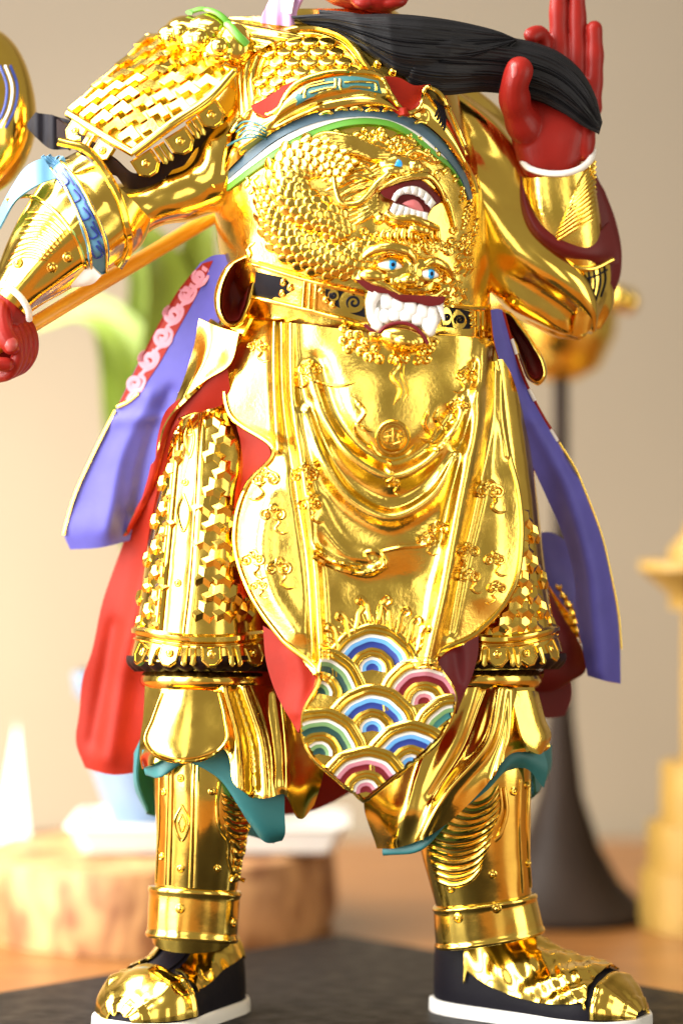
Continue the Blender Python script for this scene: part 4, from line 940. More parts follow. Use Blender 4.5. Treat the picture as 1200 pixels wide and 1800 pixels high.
# mane, flames and fins
mb = Each('mane_flame', [g], dragon)
for k in range(46):
    x0 = 470 + (k * 37) % 330; y0 = 225 + (k * 53) % 75
    if not (430 < x0 < 800): continue
    y0 = max(y0, 222 + abs(x0 - 640) * .22)
    line_on(mb, [(x0 + 28, y0 + 8), (x0 + 10, y0 - 5), (x0 - 10, y0 + 6), (x0 - 30, y0 - 2)], bvT0, 4.0, 18, 1.2, taper=(.8, .1))
for k in range(70):
    a = k * 2.39996; r = 60 + 55 * ((k * 29) % 70) / 70
    x0, y0 = 790 + .45 * r * math.cos(a), 390 + 1.35 * r * math.sin(a)
    if x0 > 846 or y0 < 260 or x0 < 768: continue
    line_on(mb, [(x0 - 7, y0 + 12), (x0 + 2, y0 + 4), (x0 - 3, y0 - 6), (x0 + 6, y0 - 14)], bvT0, 3.8, 12, 1, taper=(.7, .1))
for k in range(34):
    x0 = 430 + (k * 41) % 90; y0 = 330 + (k * 59) % 130
    line_on(mb, [(x0, y0), (x0 + 8, y0 - 10), (x0 + 4, y0 - 22), (x0 + 16, y0 - 32)], bvT0, 3.6, 14, .8, taper=(.7, .1))
for k in range(16):
    t = k / 15; x0 = 560 + 90 * t; y0 = 300 + 28 * math.sin(t * 3) + (k % 3) * 12
    line_on(mb, [(x0, y0), (x0 + 18, y0 - 8), (x0 + 40, y0 - 18), (x0 + 66, y0 - 20)], bvT0, 3.4, 14, 3, taper=(.2, .5))
for k in range(22):
    x0 = 640 + (k * 31) % 190; y0 = 405 + (k * 17) % 42
    curl(mb, x0, y0, 7, bvT0, 1.2, k, 1 if k % 2 else -1, 3.4, 2)
for k in range(40):
    x0 = 640 + (k * 43) % 160; y0 = 228 + (k * 23) % 48
    if y0 > 225 + abs(x0 - 650) * .2: lay('bead', me_bead, dragon, x0, y0, bvT0, sc=.5 + .25 * (k % 3) / 2, lift=1)
# head
mb = MB()
hz = lambda x, y: hit(x, y, bvT0)[0].z
def E(x, y, up, rx, ry, rz, rot=0): mb.ell((x, y, hz(x, y) + up), (rx, ry, rz), rot=rot)
def Tb(pts, r, up): 
    P, N = proj(pts, bvT0, 24); P = P + N * np.interp(np.linspace(0, 1, 24), np.linspace(0, 1, len(up)), up)[:, None]; mb.strand(P, np.interp(np.linspace(0, 1, 24), np.linspace(0, 1, len(r)), r), 12)
E(700, 292, 4, 40, 22, 16, -.2); E(729, 292, 14, 15, 13, 15); E(746, 302, 12, 12, 10, 12); E(690, 300, 8, 22, 12, 14)
Tb([(664, 336), (684, 325), (720, 313), (743, 312), (762, 328), (780, 356)], [4, 6, 7, 7, 6, 3], [8, 14, 20, 20, 12, 4])
Tb([(676, 372), (684, 380), (720, 386), (742, 395), (764, 402)], [5, 7, 8, 8, 5], [12, 18, 22, 20, 10]); E(700, 390, 8, 22, 10, 14, -.15); E(735, 402, 8, 22, 12, 14, -.3); E(668, 384, 8, 11, 10, 12)
Tb([(587, 311), (592, 337), (600, 356), (627, 358), (665, 322), (697, 292)], [4, 5, 6, 7, 7, 5], [4, 5, 6, 8, 12, 14]); Tb([(597, 318), (625, 308), (660, 318)], [3, 4, 3], [4, 5, 5])
Tb([(767, 323), (785, 358), (797, 400)], [3, 4, 3], [4, 5, 4]); Tb([(706, 280), (722, 268), (748, 276)], [4, 5, 3], [10, 12, 8])
for k in range(9): Tb([(692 - 9 * k, 276 - 4 * k), (655 - 11 * k, 278 - 5 * k), (610 - 12 * k, 262 + 3 * k)], [7, 6, 2], [8, 6, 2])
for k in range(6): Tb([(665, 335 + 7 * k), (640, 345 + 8 * k), (612, 350 + 10 * k)], [4, 4, 1.5], [6, 5, 2])
for k in range(9): Tb([(676 + 11 * k, 402), (670 + 12 * k, 416), (678 + 12 * k, 430)], [5, 5, 2], [8, 7, 3])
head, bvH = mb.remesh('dragon_head', [g], dragon, 1.5, 3)
def pad(name, outline, bv, mt, parent, lift, thick=4, n=60, dom=0.0, zz=None):
    """closed flat-ish painted piece bounded by an outline, domed outwards"""
    O = spline(fl(outline + outline[:1]), n + 1)[:-1, :2]; c = O.mean(0); rows = []
    ks = (1.0, .98, .85, .6, .3, .05)
    for k in ks:
        q = c + (O - c) * k; z = []
        for a in q:
            h = hit(a[0], -a[1], bv); z.append(h[0].z if h else np.nan)
        z = np.array(z); z[np.isnan(z)] = np.nanmean(z)
        if zz is not None: z = np.full(len(z), zz)
        rows.append(np.column_stack([q, z + lift + dom * (1 - k * k) - (thick if k == 1.0 else 0)]))
    V = np.concatenate(rows); F = []
    for l in range(len(ks) - 1):
        for i in range(n): F.append((l * n + i, l * n + (i + 1) % n, (l + 1) * n + (i + 1) % n, (l + 1) * n + i))
    F.append(tuple((len(ks) - 1) * n + i for i in range(n)))
    return mesh_obj(name, V, F, [mt], parent, None, 60)
zm = hz(720, 355)
pad('mouth', [(667, 337), (685, 328), (720, 318), (741, 317), (757, 330), (775, 355), (760, 366), (753, 394), (762, 398), (740, 392), (700, 380), (683, 373), (690, 354), (673, 345)], bvT0, M['maroon'], dragon, 17, 17, dom=-2)
def teeth_band(parent, up, lo, n, z, dome=6, bv=bvT0):
    A = spline(fl(up), n * 8 + 1); B = spline(fl(lo), n * 8 + 1)
    for i in range(n):
        a = A[i * 8:i * 8 + 9]; b = B[i * 8:i * 8 + 9]; G = np.zeros((9, 9, 3))
        for j in range(9):
            k = j / 8.0; q = a * (1 - k) + b * k; u = np.linspace(-1, 1, 9); c = q.mean(0); q = c + (q - c) * .98
            G[j, :, :2] = q
            for m_ in range(9):
                h = hit(q[m_, 0], -q[m_, 1], bv); G[j, m_, 2] = (h[0].z if h else zm) + z + dome * (1 - abs(u[m_]) ** 3) * (1 - abs(2 * k - 1) ** 4)
        sheet_from_grid('tooth', G, [M['white']], parent, 6, (0, 0, 0), 60)
teeth_band(dragon, [(688, 350), (696, 337), (711, 329), (732, 328), (750, 338), (766, 357)], [(694, 355), (704, 343), (724, 342), (741, 349), (752, 361), (757, 367)], 7, 20)
teeth_band(dragon, [(691, 357), (706, 361), (730, 369), (752, 374)], [(685, 370), (692, 377), (720, 381), (739, 390), (752, 397)], 6, 21)
pad('tongue', [(706, 358), (716, 353), (728, 351), (740, 361), (744, 372), (730, 370)], bvT0, M['tongue'], dragon, 19, 4, dom=5)
pad('eye', [(693, 291), (700, 280), (705, 283), (706, 292)], bvH, M['eyeblue'], dragon, 1.6, 4, 24, 1)
# chest scales
chest_poly = [(458, 180), (454, 118), (482, 76), (540, 60), (600, 78), (634, 118), (636, 132), (560, 136), (512, 160), (480, 190)]
r = 0; y = 58
while y < 195:
    x = 445 + (14.5 if r % 2 else 0)
    while x < 660:
        if inside(chest_poly, x, y): lay('scale', me_scale, torso, x, y, bvT0, up=(0.15, 1, 0), sc=(1.55, 1.35, 1.1), lift=1)
        x += 29
    y += 17; r += 1
mb = MB()
for pts, r_ in [([(450, 205), (446, 120), (474, 70), (540, 48), (606, 66), (650, 122)], 7), ([(462, 190), (458, 122), (482, 80), (540, 60), (600, 76), (638, 118)], 3.5), ([(428, 205), (424, 130), (440, 80), (470, 50)], 7), ([(438, 205), (434, 130), (452, 76), (500, 45), (545, 36)], 9), ([(640, 80), (680, 100), (720, 130), (760, 160)], 7)]:
    line_on(mb, pts, bvT0, r_, 60, 2)
mb.build('breastplate_border', [g], torso)
for x, y in ((656, 92), (676, 104), (700, 116), (720, 130), (738, 142), (664, 112), (690, 126)): lay('bead', me_bead, torso, x, y, bvT0, sc=.75, lift=3)

# ---------------------------------------------------------------- sash over the chest
green = [(368, 356), (400, 330), (450, 290), (505, 253), (560, 228), (610, 214), (650, 211), (690, 217), (732, 239), (767, 270), (800, 300), (818, 330)]
gray = [(368, 346), (400, 309), (435, 276), (470, 246), (540, 211), (610, 197), (680, 200), (732, 221), (785, 267), (815, 312), (828, 350)]
def stripe(name, path, w_, mt, lift, parent=torso):
    L = spline(fl(path), 70); T = np.gradient(L, axis=0); T /= np.linalg.norm(T, axis=1, keepdims=True); Q = np.stack([-T[:, 1], T[:, 0]], 1)
    k = np.linspace(0, 1, 70); ww = w_ * (0.35 + 0.65 * np.minimum(1, np.minimum(k, 1 - k) * 5))
    rows = []
    for s_ in (-1, 0, 1): rows.append([(a[0], -a[1]) for a in L + Q * (ww * s_)[:, None]])
    return proj_patch(name, rows, bvT0, [M[mt]], parent, 70, 5, lift, 6)
stripe('green_stripe', green, 6.5, 'green', 7); stripe('white_stripe', [(x, y - 10 if i < 6 else y - 9) for i, (x, y) in enumerate(green)], 5, 'white', 9)
stripe('grey_stripe', gray, 8.5, 'greyblue', 12)
mb = MB(); P, N = proj([(x, y - 10) for x, y in gray], bvT0, 70, 13); mb.strand(P, 4.5, N=N); 
for k in range(7): 
    x = 575 + 26 * k; y = float(np.interp(x, [p[0] for p in gray], [p[1] for p in gray])); P, N = proj([(x - 11, y + 1), (x, y - 3), (x + 11, y + 1)], bvT0, 10, 18); mb.strand(P, 3.4, N=N, taper=(.4, .4))
mb.build('stripe_edge', [g], torso)
sash_low = [(372, 340), (400, 300), (440, 262), (480, 232), (540, 202), (610, 188), (680, 190), (735, 210), (788, 255), (818, 300)]
rim = [(385, 262), (405, 235), (428, 205), (448, 192), (470, 202), (490, 192), (505, 165), (522, 147), (560, 131), (620, 126), (668, 134), (688, 168), (714, 198), (736, 190), (752, 153), (772, 163), (790, 195), (815, 255)]
def sash_grid():
    A = spline(fl(sash_low), 150); B = spline(fl(rim), 150); G = np.zeros((26, 150, 3))
    for i in range(150):
        for j in range(26):
            k = j / 25; q = A[i] * (1 - k) + B[i] * k
            h = hit(q[0], -q[1], bvT0); z = h[0].z if h else (G[j - 1, i, 2] - 20 if j else 60)
            G[j, i] = (q[0], q[1], z + 12 + 26 * math.sin(math.pi * (.12 + .7 * k)) )
    for _ in range(4): G[:, 1:-1, 2] = (G[:, :-2, 2] + G[:, 1:-1, 2] + G[:, 2:, 2]) / 3
    G[..., 2] += ridge(G, [(430, 270), (500, 205), (580, 172), (680, 168), (740, 200)], 9, -9) + ridge(G, [(420, 260), (480, 225), (560, 188)], 5, 5)
    return G
sash, bvS = sheet_from_grid('sash', sash_grid(), [g, M['red']], ST, 7, (0, 1, 0))
mb = MB(); P, N = proj(rim, bvS, 110, 1); mb.strand(P, 4.2, N=N); 
mb.build('sash_rim', [g], sash)
fr = MB()
proj_patch('teal_band', [[(517, 172), (532, 152), (565, 140), (620, 134), (664, 142)], [(522, 178), (540, 163), (570, 152), (620, 147), (668, 154)], [(520, 186), (545, 172), (575, 162), (622, 157), (672, 164)]], bvS, [M['tealline']], sash, 50, 8, 1.2, 3)
proj_patch('teal_band', [[(690, 150), (715, 152), (745, 158)], [(692, 158), (715, 164), (742, 170)]], bvS, [M['tealline']], sash, 14, 6, .8, 3)
for pts in ([(535, 172), (538, 158), (560, 150), (590, 145)], [(545, 164), (575, 156), (588, 154), (590, 140)], [(598, 141), (598, 154), (625, 152), (650, 154)], [(605, 146), (640, 145), (660, 149), (660, 158)], [(528, 166), (540, 152), (570, 143)], [(553, 168), (575, 160), (600, 158)]):
    line_on(fr, pts, bvS, 2.2, 26, 2.6, flat=.6)
fr.build('fret_lines', [g], sash)
fr = Each('wave_line', [M['tealline'], M['black']], sash)
for k in range(4): line_on(fr, [(412 + 4 * k, 232 + 6 * k - 6), (430 + 3 * k, 214 + 7 * k), (450, 216 + 7 * k), (468, 226 + 6 * k)], bvS, 1.9, 24, .8, flat=.6)
line_on(fr, [(400, 256), (425, 244), (452, 240)], bvS, 2.2, 20, .8, flat=.6)
for k in range(5): line_on(fr, [(762 + 4 * k, 175 + 3 * k), (770 + 3 * k, 190 + 5 * k), (764 + 4 * k, 205 + 6 * k)], bvS, 2.2, 16, .8, flat=.6, m=1)
patch('sash_lining', [[(440, 186, 158), (470, 170, 160), (503, 148, 162), (520, 140, 160)], [(446, 196, 166), (472, 205, 176), (494, 192, 178), (516, 158, 176)]], [M['red']], sash, 30, 12, 5, None, (0, 0, 0))
patch('sash_lining', [[(676, 134, 164), (700, 136, 160), (728, 150, 152), (756, 148, 140)], [(684, 166, 166), (700, 180, 160), (728, 186, 152), (750, 160, 145)], [(690, 175, 176), (712, 204, 172), (734, 196, 166), (752, 165, 156)]], [M['red']], sash, 30, 12, 5, None, (0, 0, 0))

# ---------------------------------------------------------------- beast-face buckle
bk = empty('beast_buckle'); bk.parent = ST; bk['label'] = 'snarling gold beast face buckle with bared white teeth'
bvTB = [bvT0, bvB, bvA]
hz = lambda x, y: hit(x, y, bvTB)[0].z
mb = MB()
def Tb(pts, r, up):
    P, N = proj(pts, bvTB, 30); z = P[:, 2]; 
    for _ in range(6): z[1:-1] = (z[:-2] + z[1:-1] + z[2:]) / 3
    P = P + N * np.interp(np.linspace(0, 1, 30), np.linspace(0, 1, len(up)), up)[:, None]; mb.strand(P, np.interp(np.linspace(0, 1, 30), np.linspace(0, 1, len(r)), r), 12)
E(705, 474, 2, 62, 34, 22, -.2); E(718, 491, 22, 16, 12, 15); E(703, 494, 20, 10, 8, 10); E(735, 500, 20, 10, 8, 10); E(724, 472, 16, 11, 20, 13, .15)
Tb([(630, 458), (652, 440), (684, 434), (712, 444), (722, 462)], [7, 10, 11, 11, 8], [8, 14, 20, 24, 18]); Tb([(736, 470), (752, 458), (772, 466), (788, 484)], [7, 9, 9, 6], [18, 20, 14, 6])
E(655, 484, 12, 26, 15, 15, -.1); E(778, 508, 8, 16, 13, 13)
Tb([(688, 482), (686, 496), (700, 508), (722, 512)], [3, 4, 5, 4], [18, 18, 20, 22]); Tb([(768, 494), (770, 506), (756, 516), (738, 514)], [3, 4, 4, 4], [10, 14, 18, 20])
Tb([(620, 486), (650, 492), (674, 498), (688, 508), (706, 518), (729, 517), (753, 524), (784, 520)], [4, 6, 7, 7, 7, 7, 6, 4], [8, 16, 22, 25, 26, 24, 18, 8])
Tb([(650, 590), (664, 592), (680, 580), (711, 574), (734, 584), (752, 610)], [6, 9, 10, 11, 10, 6], [14, 20, 24, 26, 20, 10]); E(708, 594, 14, 40, 20, 18, -.2); E(712, 600, 24, 20, 11, 12, -.2)
for k in range(9): 
    a = 1.9 + k * .33; Tb([(655 + 20 * math.cos(a) - 14, 450 - 22 * math.sin(a)), (630 + 14 * math.cos(a), 442 - 16 * math.sin(a) + 4 * k), (612 + 6 * k, 430 + 7 * k)], [5, 5, 2], [10, 8, 2])
buck, bvK = mb.remesh('beast_face', [g], bk, 1.5, 2)
mb = Each('mane_curl', [g], bk)
for k in range(34):
    x0 = 600 + k * 6.2; y0 = 428 + 6 * math.sin(k * 1.3) + (.04 * (x0 - 600))
    curl(mb, x0, y0, 7, bvTB, 1.2, k * 1.1, 1 if k % 2 else -1, 3.6, 3)
for x, y in ((606, 575), (616, 590), (604, 600), (622, 606), (634, 618), (612, 612), (646, 628), (660, 616), (642, 604), (668, 630), (690, 632), (742, 618), (756, 612), (762, 600), (750, 630), (735, 634), (628, 590), (712, 630)):
    curl(mb, x, y, 8, bvTB, 1.2, x, 1, 4.2, 4)
zt = hz(712, 550)
pad('upper_lip', [(621, 489), (650, 495), (673, 501), (686, 511), (706, 521), (729, 520), (753, 528), (783, 523), (781, 531), (757, 539), (729, 532), (706, 531), (690, 524), (673, 512), (655, 515), (636, 503)], [bvK, bvB], M['maroon'], bk, 0, 16, dom=2, zz=zt + 31)
pad('gums', [(655, 511), (673, 507), (690, 520), (706, 526), (729, 527), (748, 534), (771, 532), (778, 545), (768, 573), (753, 587), (739, 573), (711, 566), (685, 566), (666, 581), (650, 570), (643, 536)], bvTB, M['white'], bk, 0, 26, dom=9, zz=zt + 14)
def tooth(x, y, w_, h_, z, rz=9, rot=0):
    mbt = MB(); mbt.ell((x, y, z), (w_, h_, rz * .62), 18, 12, rot=rot, p=2.8); mbt.build('tooth', [M['white']], bk)
for x, y, w_, h_, r_ in ((680, 528, 12, 15, .1), (699, 536, 11.5, 14, .05), (721, 541, 12, 15, 0), (742, 547, 11.5, 14, 0), (759, 550, 9, 14, -.1)): tooth(x, y, w_, h_, zt + 25 - .07 * abs(x - 706), 9, r_)
for x, y, w_, h_, r_ in ((676, 556, 11, 13, -.2), (693, 553, 11, 12, 0), (713, 554, 11.5, 12, 0), (733, 560, 11, 13, .15), (750, 570, 10, 15, .2)): tooth(x, y, w_, h_, zt + 24 - .07 * abs(x - 706), 9, r_)
for pts, r_ in (([(660, 514), (652, 535), (656, 556), (664, 566)], (13, 5)), ([(772, 534), (776, 548), (780, 562)], (7, 2)), ([(663, 574), (660, 560), (663, 545)], (11, 5)), ([(755, 582), (763, 566), (765, 552)], (10, 4))):
    P = spline([(x, -y, zt + 23) for x, y in pts], 18); mbt = MB(); mbt.strand(P, np.linspace(r_[0], r_[1], 18), 14, flat=.7, cap=True); mbt.build('fang', [M['white']], bk)
mb = MB(); mb.strand(spline([(x, -y, zt + 31) for x, y in ((640, 570), (652, 580), (663, 586), (678, 574), (711, 568), (727, 574), (742, 588), (752, 604))], 50), 3.4, 8); mb.build('lower_lip', [M['darkred']], bk)
for x, y, rx in ((688, 465, 1.0), (756, 481, .85)):
    h = hit(x, y, [bvK]); zc = h[0].z
    mbt = MB(); mbt.ell((x - 3, y, zc + 1), (23 * rx, 9.5, 6), 20, 10, 0, rot=-.1); mbt.ell((x + 1, y, zc + 3.2), (9.5 * rx, 9, 5), 20, 10, 1); mbt.ell((x + 2, y, zc + 5.6), (4.8 * rx, 5, 3.4), 16, 8, 2)
    mbt.build('eye', [M['white'], M['eyeblue'], M['black']], bk)
mb = Each('eyelid', [g], bk)
for x, y, rx in ((688, 465, 1.0), (756, 481, .85)):
    z = hit(x, y, [bvK])[0].z
    mb.strand(spline([(x - 28 * rx, -y - 2, z - 2), (x - 12 * rx, -y + 9, z + 5), (x + 5 * rx, -y + 10, z + 5), (x + 20 * rx, -y - 3, z)], 20), 3.4); mb.strand(spline([(x - 27 * rx, -y - 3, z - 2), (x - 4, -y - 11, z + 3), (x + 19 * rx, -y - 4, z)], 20), 2.6)

# ---------------------------------------------------------------- viewer's-left arm: shoulder guard, sleeve, bracer, fist
sl, bvSl = tube('upper_sleeve', [(440, 180, -10, 70, 90), (405, 260, 25, 88, 90), (352, 318, 48, 66, 72), (290, 346, 66, 48, 56), (235, 368, 80, 50, 54), (190, 385, 90, 60, 60)], [g], ST, 64, 60, 2, lambda G, th: 3 * np.sin(G[..., 0] * .06 + G[..., 1] * .03))
def sg_rows():
    return [[(262, 66, -25), (300, 72, 20), (345, 92, 60), (412, 128, 112)], [(225, 105, 5), (270, 130, 70), (315, 155, 108), (372, 172, 130)], [(180, 145, 30), (225, 180, 95), (272, 205, 128), (308, 216, 140)], [(122, 202, 55), (160, 225, 92), (195, 246, 118), (236, 270, 134)]]
sg, bvG = patch('shoulder_guard', sg_rows(), [g], ST, 60, 60, 8, None, (0, 0, 0))
Gs = grid(sg_rows(), 60, 60); Ns = grid_normals(Gs); Ns *= np.sign(Ns[..., 2:3].mean())
def on_sg(u, v): j = int(round(v * 59)); i = int(round(u * 59)); return Gs[j, i], Ns[j, i]
for r in range(7):
    for c in range(6):
        u = .07 + (c + (.5 if r % 2 else 0)) * .185; v = .07 + r * .138
        if u > .97: continue
        p, n = on_sg(u, v); du = np.linalg.norm(on_sg(min(1, u + .05), v)[0] - on_sg(max(0, u - .05), v)[0]) / .1 * .185 / 34; place('lattice_tile', me_l, sg, p, n, on_sg(u, max(0, v - .06))[0] - on_sg(u, min(1, v + .06))[0], (du * .97, 1.0, 1.0), .5)
mb = MB()
e1 = Gs[:, -1] + Ns[:, -1] * 4; e2 = Gs[-1] + Ns[-1] * 4; e3 = Gs[:, 0] + Ns[:, 0] * 3; e4 = Gs[0] + Ns[0] * 3
for e, r_ in ((e1, 9), (e2, 8), (e3, 5), (e4, 6)): mb.strand(e, r_, 10)
mb.build('guard_rim', [g], sg)
def fringe(pts, n, up, tilt, big=1.0):
    L = spline(pts, n * 2 + 1)
    for i in range(n):
        p = L[2 * i + 1]; place('lappet', me_lappet, sg, p, tilt, up, (big, big, 1.0)); place('stud', me_stud, sg, p + np.array(tilt) / np.linalg.norm(tilt) * 4, tilt, up, 1.0)
    for i in range(1, n): 
        p = L[2 * i]; place('lappet_bar', me_bar, sg, p - np.array([5, 3, 0]), tilt, up, 1.05); place('lappet_bar', me_bar, sg, p + np.array([5, 3, 0]), tilt, up, 1.05)
fringe(fl([(225, 304, 126), (285, 272, 132), (345, 225, 130), (398, 178, 118)]), 3, (-.55, .85, .1), (.1, .05, 1), 1.12)
fringe(fl([(112, 214, 62), (160, 250, 98), (208, 282, 122)]), 2, (.5, .86, .2), (-.35, .15, 1), .9)
mb = MB()
L1 = spline(fl([(100, 235, 50), (150, 268, 84), (200, 305, 104), (236, 332, 112), (290, 308, 112), (340, 265, 108), (392, 215, 95)]), 90)
zig = np.abs(((np.arange(90) * .075) % 1) - .5) * 22
A = L1 + np.stack([np.zeros(90), 26 * np.ones(90), 12 * np.ones(90)], 1); B = L1 + np.stack([np.zeros(90), -zig, np.zeros(90)], 1)
Gf = np.stack([A, A * .5 + B * .5, B]); 
sheet_from_grid('guard_lining', Gf, [M['brownblack']], sg, 5, (0, 0, 0), 30)
patch('guard_lining', [[(62, 198, 30), (90, 202, 45), (122, 212, 58)], [(48, 222, 25), (85, 238, 45), (130, 252, 62)], [(60, 238, 30), (90, 262, 45), (120, 262, 60)]], [M['black']], sg, 20, 14, 6, lambda G: 4 * np.sin(G[..., 0] * .22), (0, 0, 0))
# beast head on the shoulder
mb = MB()
for x, y, d, rx, ry, rz in ((310, 62, 40, 34, 22, 30), (350, 70, 70, 36, 24, 30), (385, 88, 95, 30, 24, 28), (330, 50, 30, 40, 24, 40), (370, 48, 50, 40, 26, 40), (415, 80, 80, 34, 40, 34)): mb.ell((x, y, d), (rx, ry, rz))
bh, bvbh = mb.remesh('shoulder_beast', [g], ST, 2.0, 6)
for x, y, s in ((318, 56, 1.5), (352, 68, 1.6), (386, 82, 1.6), (334, 88, .8), (364, 98, .8), (296, 68, .9), (400, 100, .8)): lay('bead', me_bead, bh, x, y, bvbh, sc=s, lift=0)
mb = MB(); P, N = proj([(332, 28), (352, 22), (378, 27), (402, 46), (420, 66), (432, 78)], [bvbh, bvT0], 40, 6); mb.strand(P, 7, 8, flat=.6, N=N); mb.build('green_cord', [M['green']], bh)
patch('neck_scarf', [[(372, 34, 10), (420, 30, 50), (470, 30, 70), (520, 42, 80)], [(400, 58, 40), (440, 60, 90), (490, 52, 100), (540, 56, 100)], [(430, 85, 80), (450, 90, 110), (480, 74, 118), (530, 66, 112)]], [g], ST, 40, 24, 8, lambda G: 4 * np.sin(G[..., 1] * .3 + G[..., 0] * .05), (0, 0, 0))

fa, bvFa = tube('bracer', [(200, 330, 88, 92, 84), (172, 360, 92, 104, 92), (140, 392, 102, 98, 88), (100, 430, 112, 82, 76), (60, 474, 120, 64, 60), (30, 510, 125, 48, 48), (14, 530, 127, 42, 42)], [g], ST, 72, 60, 2, lambda G, th: 2.6 * np.sin(th * 9)[None] * np.sin(np.linspace(0, math.pi, G.shape[0]) * 1)[:, None] * 1.0)
mb = MB()
line_on(mb, [(102, 248), (150, 262), (196, 320), (222, 395), (226, 440), (208, 470)], [bvFa, bvSl], 8, 60, 0)
line_on(mb, [(12, 352), (50, 345), (90, 365), (128, 410), (146, 452), (150, 470)], bvFa, 4, 50, 1)
for k in range(9): line_on(mb, [(10 + 5 * k, 470 - 12 * k), (42 + 6 * k, 450 - 9 * k), (84 + 5 * k, 458 - 6 * k)], bvFa, 3.4, 18, .5, taper=(.3, .1))
mb.build('bracer_ridges', [g], fa); studs(fa, [(32, 462), (92, 470), (120, 452)], bvFa, 1.2)
cuffb, bvCb = proj_patch('blue_cuff', [[(72, 276), (104, 318), (132, 372), (152, 430), (160, 478)], [(88, 274), (122, 315), (152, 372), (174, 432), (176, 484)], [(106, 280), (142, 322), (174, 382), (193, 440), (190, 478)]], bvFa, [M['lightblue']], ST, 60, 24, 9, 8)
patch('cuff_lining', [[(76, 277, 126), (50, 290, 120), (20, 330, 112), (-4, 375, 105)], [(100, 312, 152), (66, 325, 150), (30, 350, 142), (-2, 402, 132)]], [M['lightblue']], cuffb, 40, 14, 4, lambda G: 5 * np.sin(G[..., 0] * .12), (0, 0, 0))
patch('cuff_lining', [[(148, 440, 165), (140, 470, 150), (120, 488, 140)], [(164, 470, 160), (158, 492, 148), (118, 503, 136)], [(178, 485, 155), (165, 498, 140), (130, 506, 130)]], [M['white']], cuffb, 20, 14, 4, None, (0, 0, 0))
mb = MB()
for off, r_ in ((-15, 2.4), (14, 3.0)): 
    P, N = proj([(88 + off, 278), (122 + off, 317), (152 + off, 373), (172 + off, 432), (175 + off * .9, 480)], bvCb, 60, 1); mb.strand(P, r_, 8, N=N)
mb.build('cuff_edging', [g], cuffb)
mb = MB()
for k in range(1, 6):
    t = k / 6.0; c = spline([(90, -286), (124, -326), (153, -380), (172, -436), (174, -474)], 7)[k]
    a = np.array([c[0], -c[1]]); d_ = np.array([.52, .85]); n_ = np.array([.85, -.5])
    q = [a - d_ * 20 - n_ * 8, a + d_ * 12 - n_ * 8, a + d_ * 12 + n_ * 1, a - d_ * 8 + n_ * 1]; line_on(mb, [tuple(v) for v in q], bvCb, 1.9, 24, 1.5, flat=.7)
    q = [a - d_ * 14 + n_ * 8, a + d_ * 20 + n_ * 8]; line_on(mb, [tuple(v) for v in q], bvCb, 1.9, 14, 1.5, flat=.7)
mb.build('cuff_fret', [M['navy'], g], cuffb)
wc = MB(); P = spline(fl([(-14, 500, 150), (10, 502, 172), (34, 520, 172), (50, 545, 158), (52, 562, 140)]), 30); wc.strand(P, 6, 8); wc.build('wrist_edge', [M['white']], ST)
dsl, bvds = tube('sleeve_drape', [(-60, 40, -70, 20, 30), (-45, 90, -70, 70, 60), (-30, 160, -65, 88, 70), (-25, 230, -60, 88, 74), (-35, 290, -55, 70, 60), (-50, 340, -50, 30, 30)], [g], ST, 48, 40)
mb = MB()
for o_ in (0, 9, 18): line_on(mb, [(0 + o_, 115), (12 + o_, 150), (8 + o_, 190), (-8 + o_, 225)], bvds, 2.6, 24, 1, m=(0, 1, 0)[o_ // 9])
mb.build('drape_stripes', [M['navy'], M['white']], dsl)
# fist
mb = MB()
mb.ell((2, 600, 105), (48, 58, 34)); mb.strand(spline(fl([(20, 500, 120), (12, 545, 118), (0, 590, 110)]), 14), 38, 16)
for k in range(4):
    x = 30 + 8.5 * k; z = 150 - 11 * k
    mb.strand(spline(fl([(x - 26, 588 - 3 * k, z - 40), (x - 6, 582 - 3 * k, z - 4), (x + 2, 604 - 2 * k, z + 2), (x - 1, 634 - 3 * k, z), (x - 14, 656 - 4 * k, z - 6), (x - 34, 662 - 3 * k, z - 26)]), 26), 11.5, 14, cap=True)
mb.strand(spline(fl([(-22, 640, 160), (-5, 640, 164), (12, 641, 160)]), 12), 13, 12, cap=True)
mb.strand(spline(fl([(2, 530, 130), (0, 560, 150), (8, 588, 164), (20, 606, 166)]), 18), np.linspace(24, 18, 18), 14, cap=True)
fist, bvF = mb.remesh('fist', [M['skin']], ST, 1.6, 3)
M['nail'] = mat('nail_paint', (0.36, 0.05, 0.045), 0.3)
pad('thumbnail', [(8, 608), (14, 597), (26, 594), (32, 603), (28, 614), (14, 618)], bvF, M['nail'], fist, .5, 3, 24, 1.0)
# shaft of the polearm, a thing of its own
tubeP = spline(fl([(-260, 770, 330), (30, 588, 118), (345, 398, -66), (600, 245, -220)]), 60)
mb = MB(); mb.strand(tubeP, 13.5, 24); pole = mb.build('polearm_shaft', [M['pole']]); tag(pole, 'yellow lacquered weapon shaft gripped in the red fist', 'shaft')

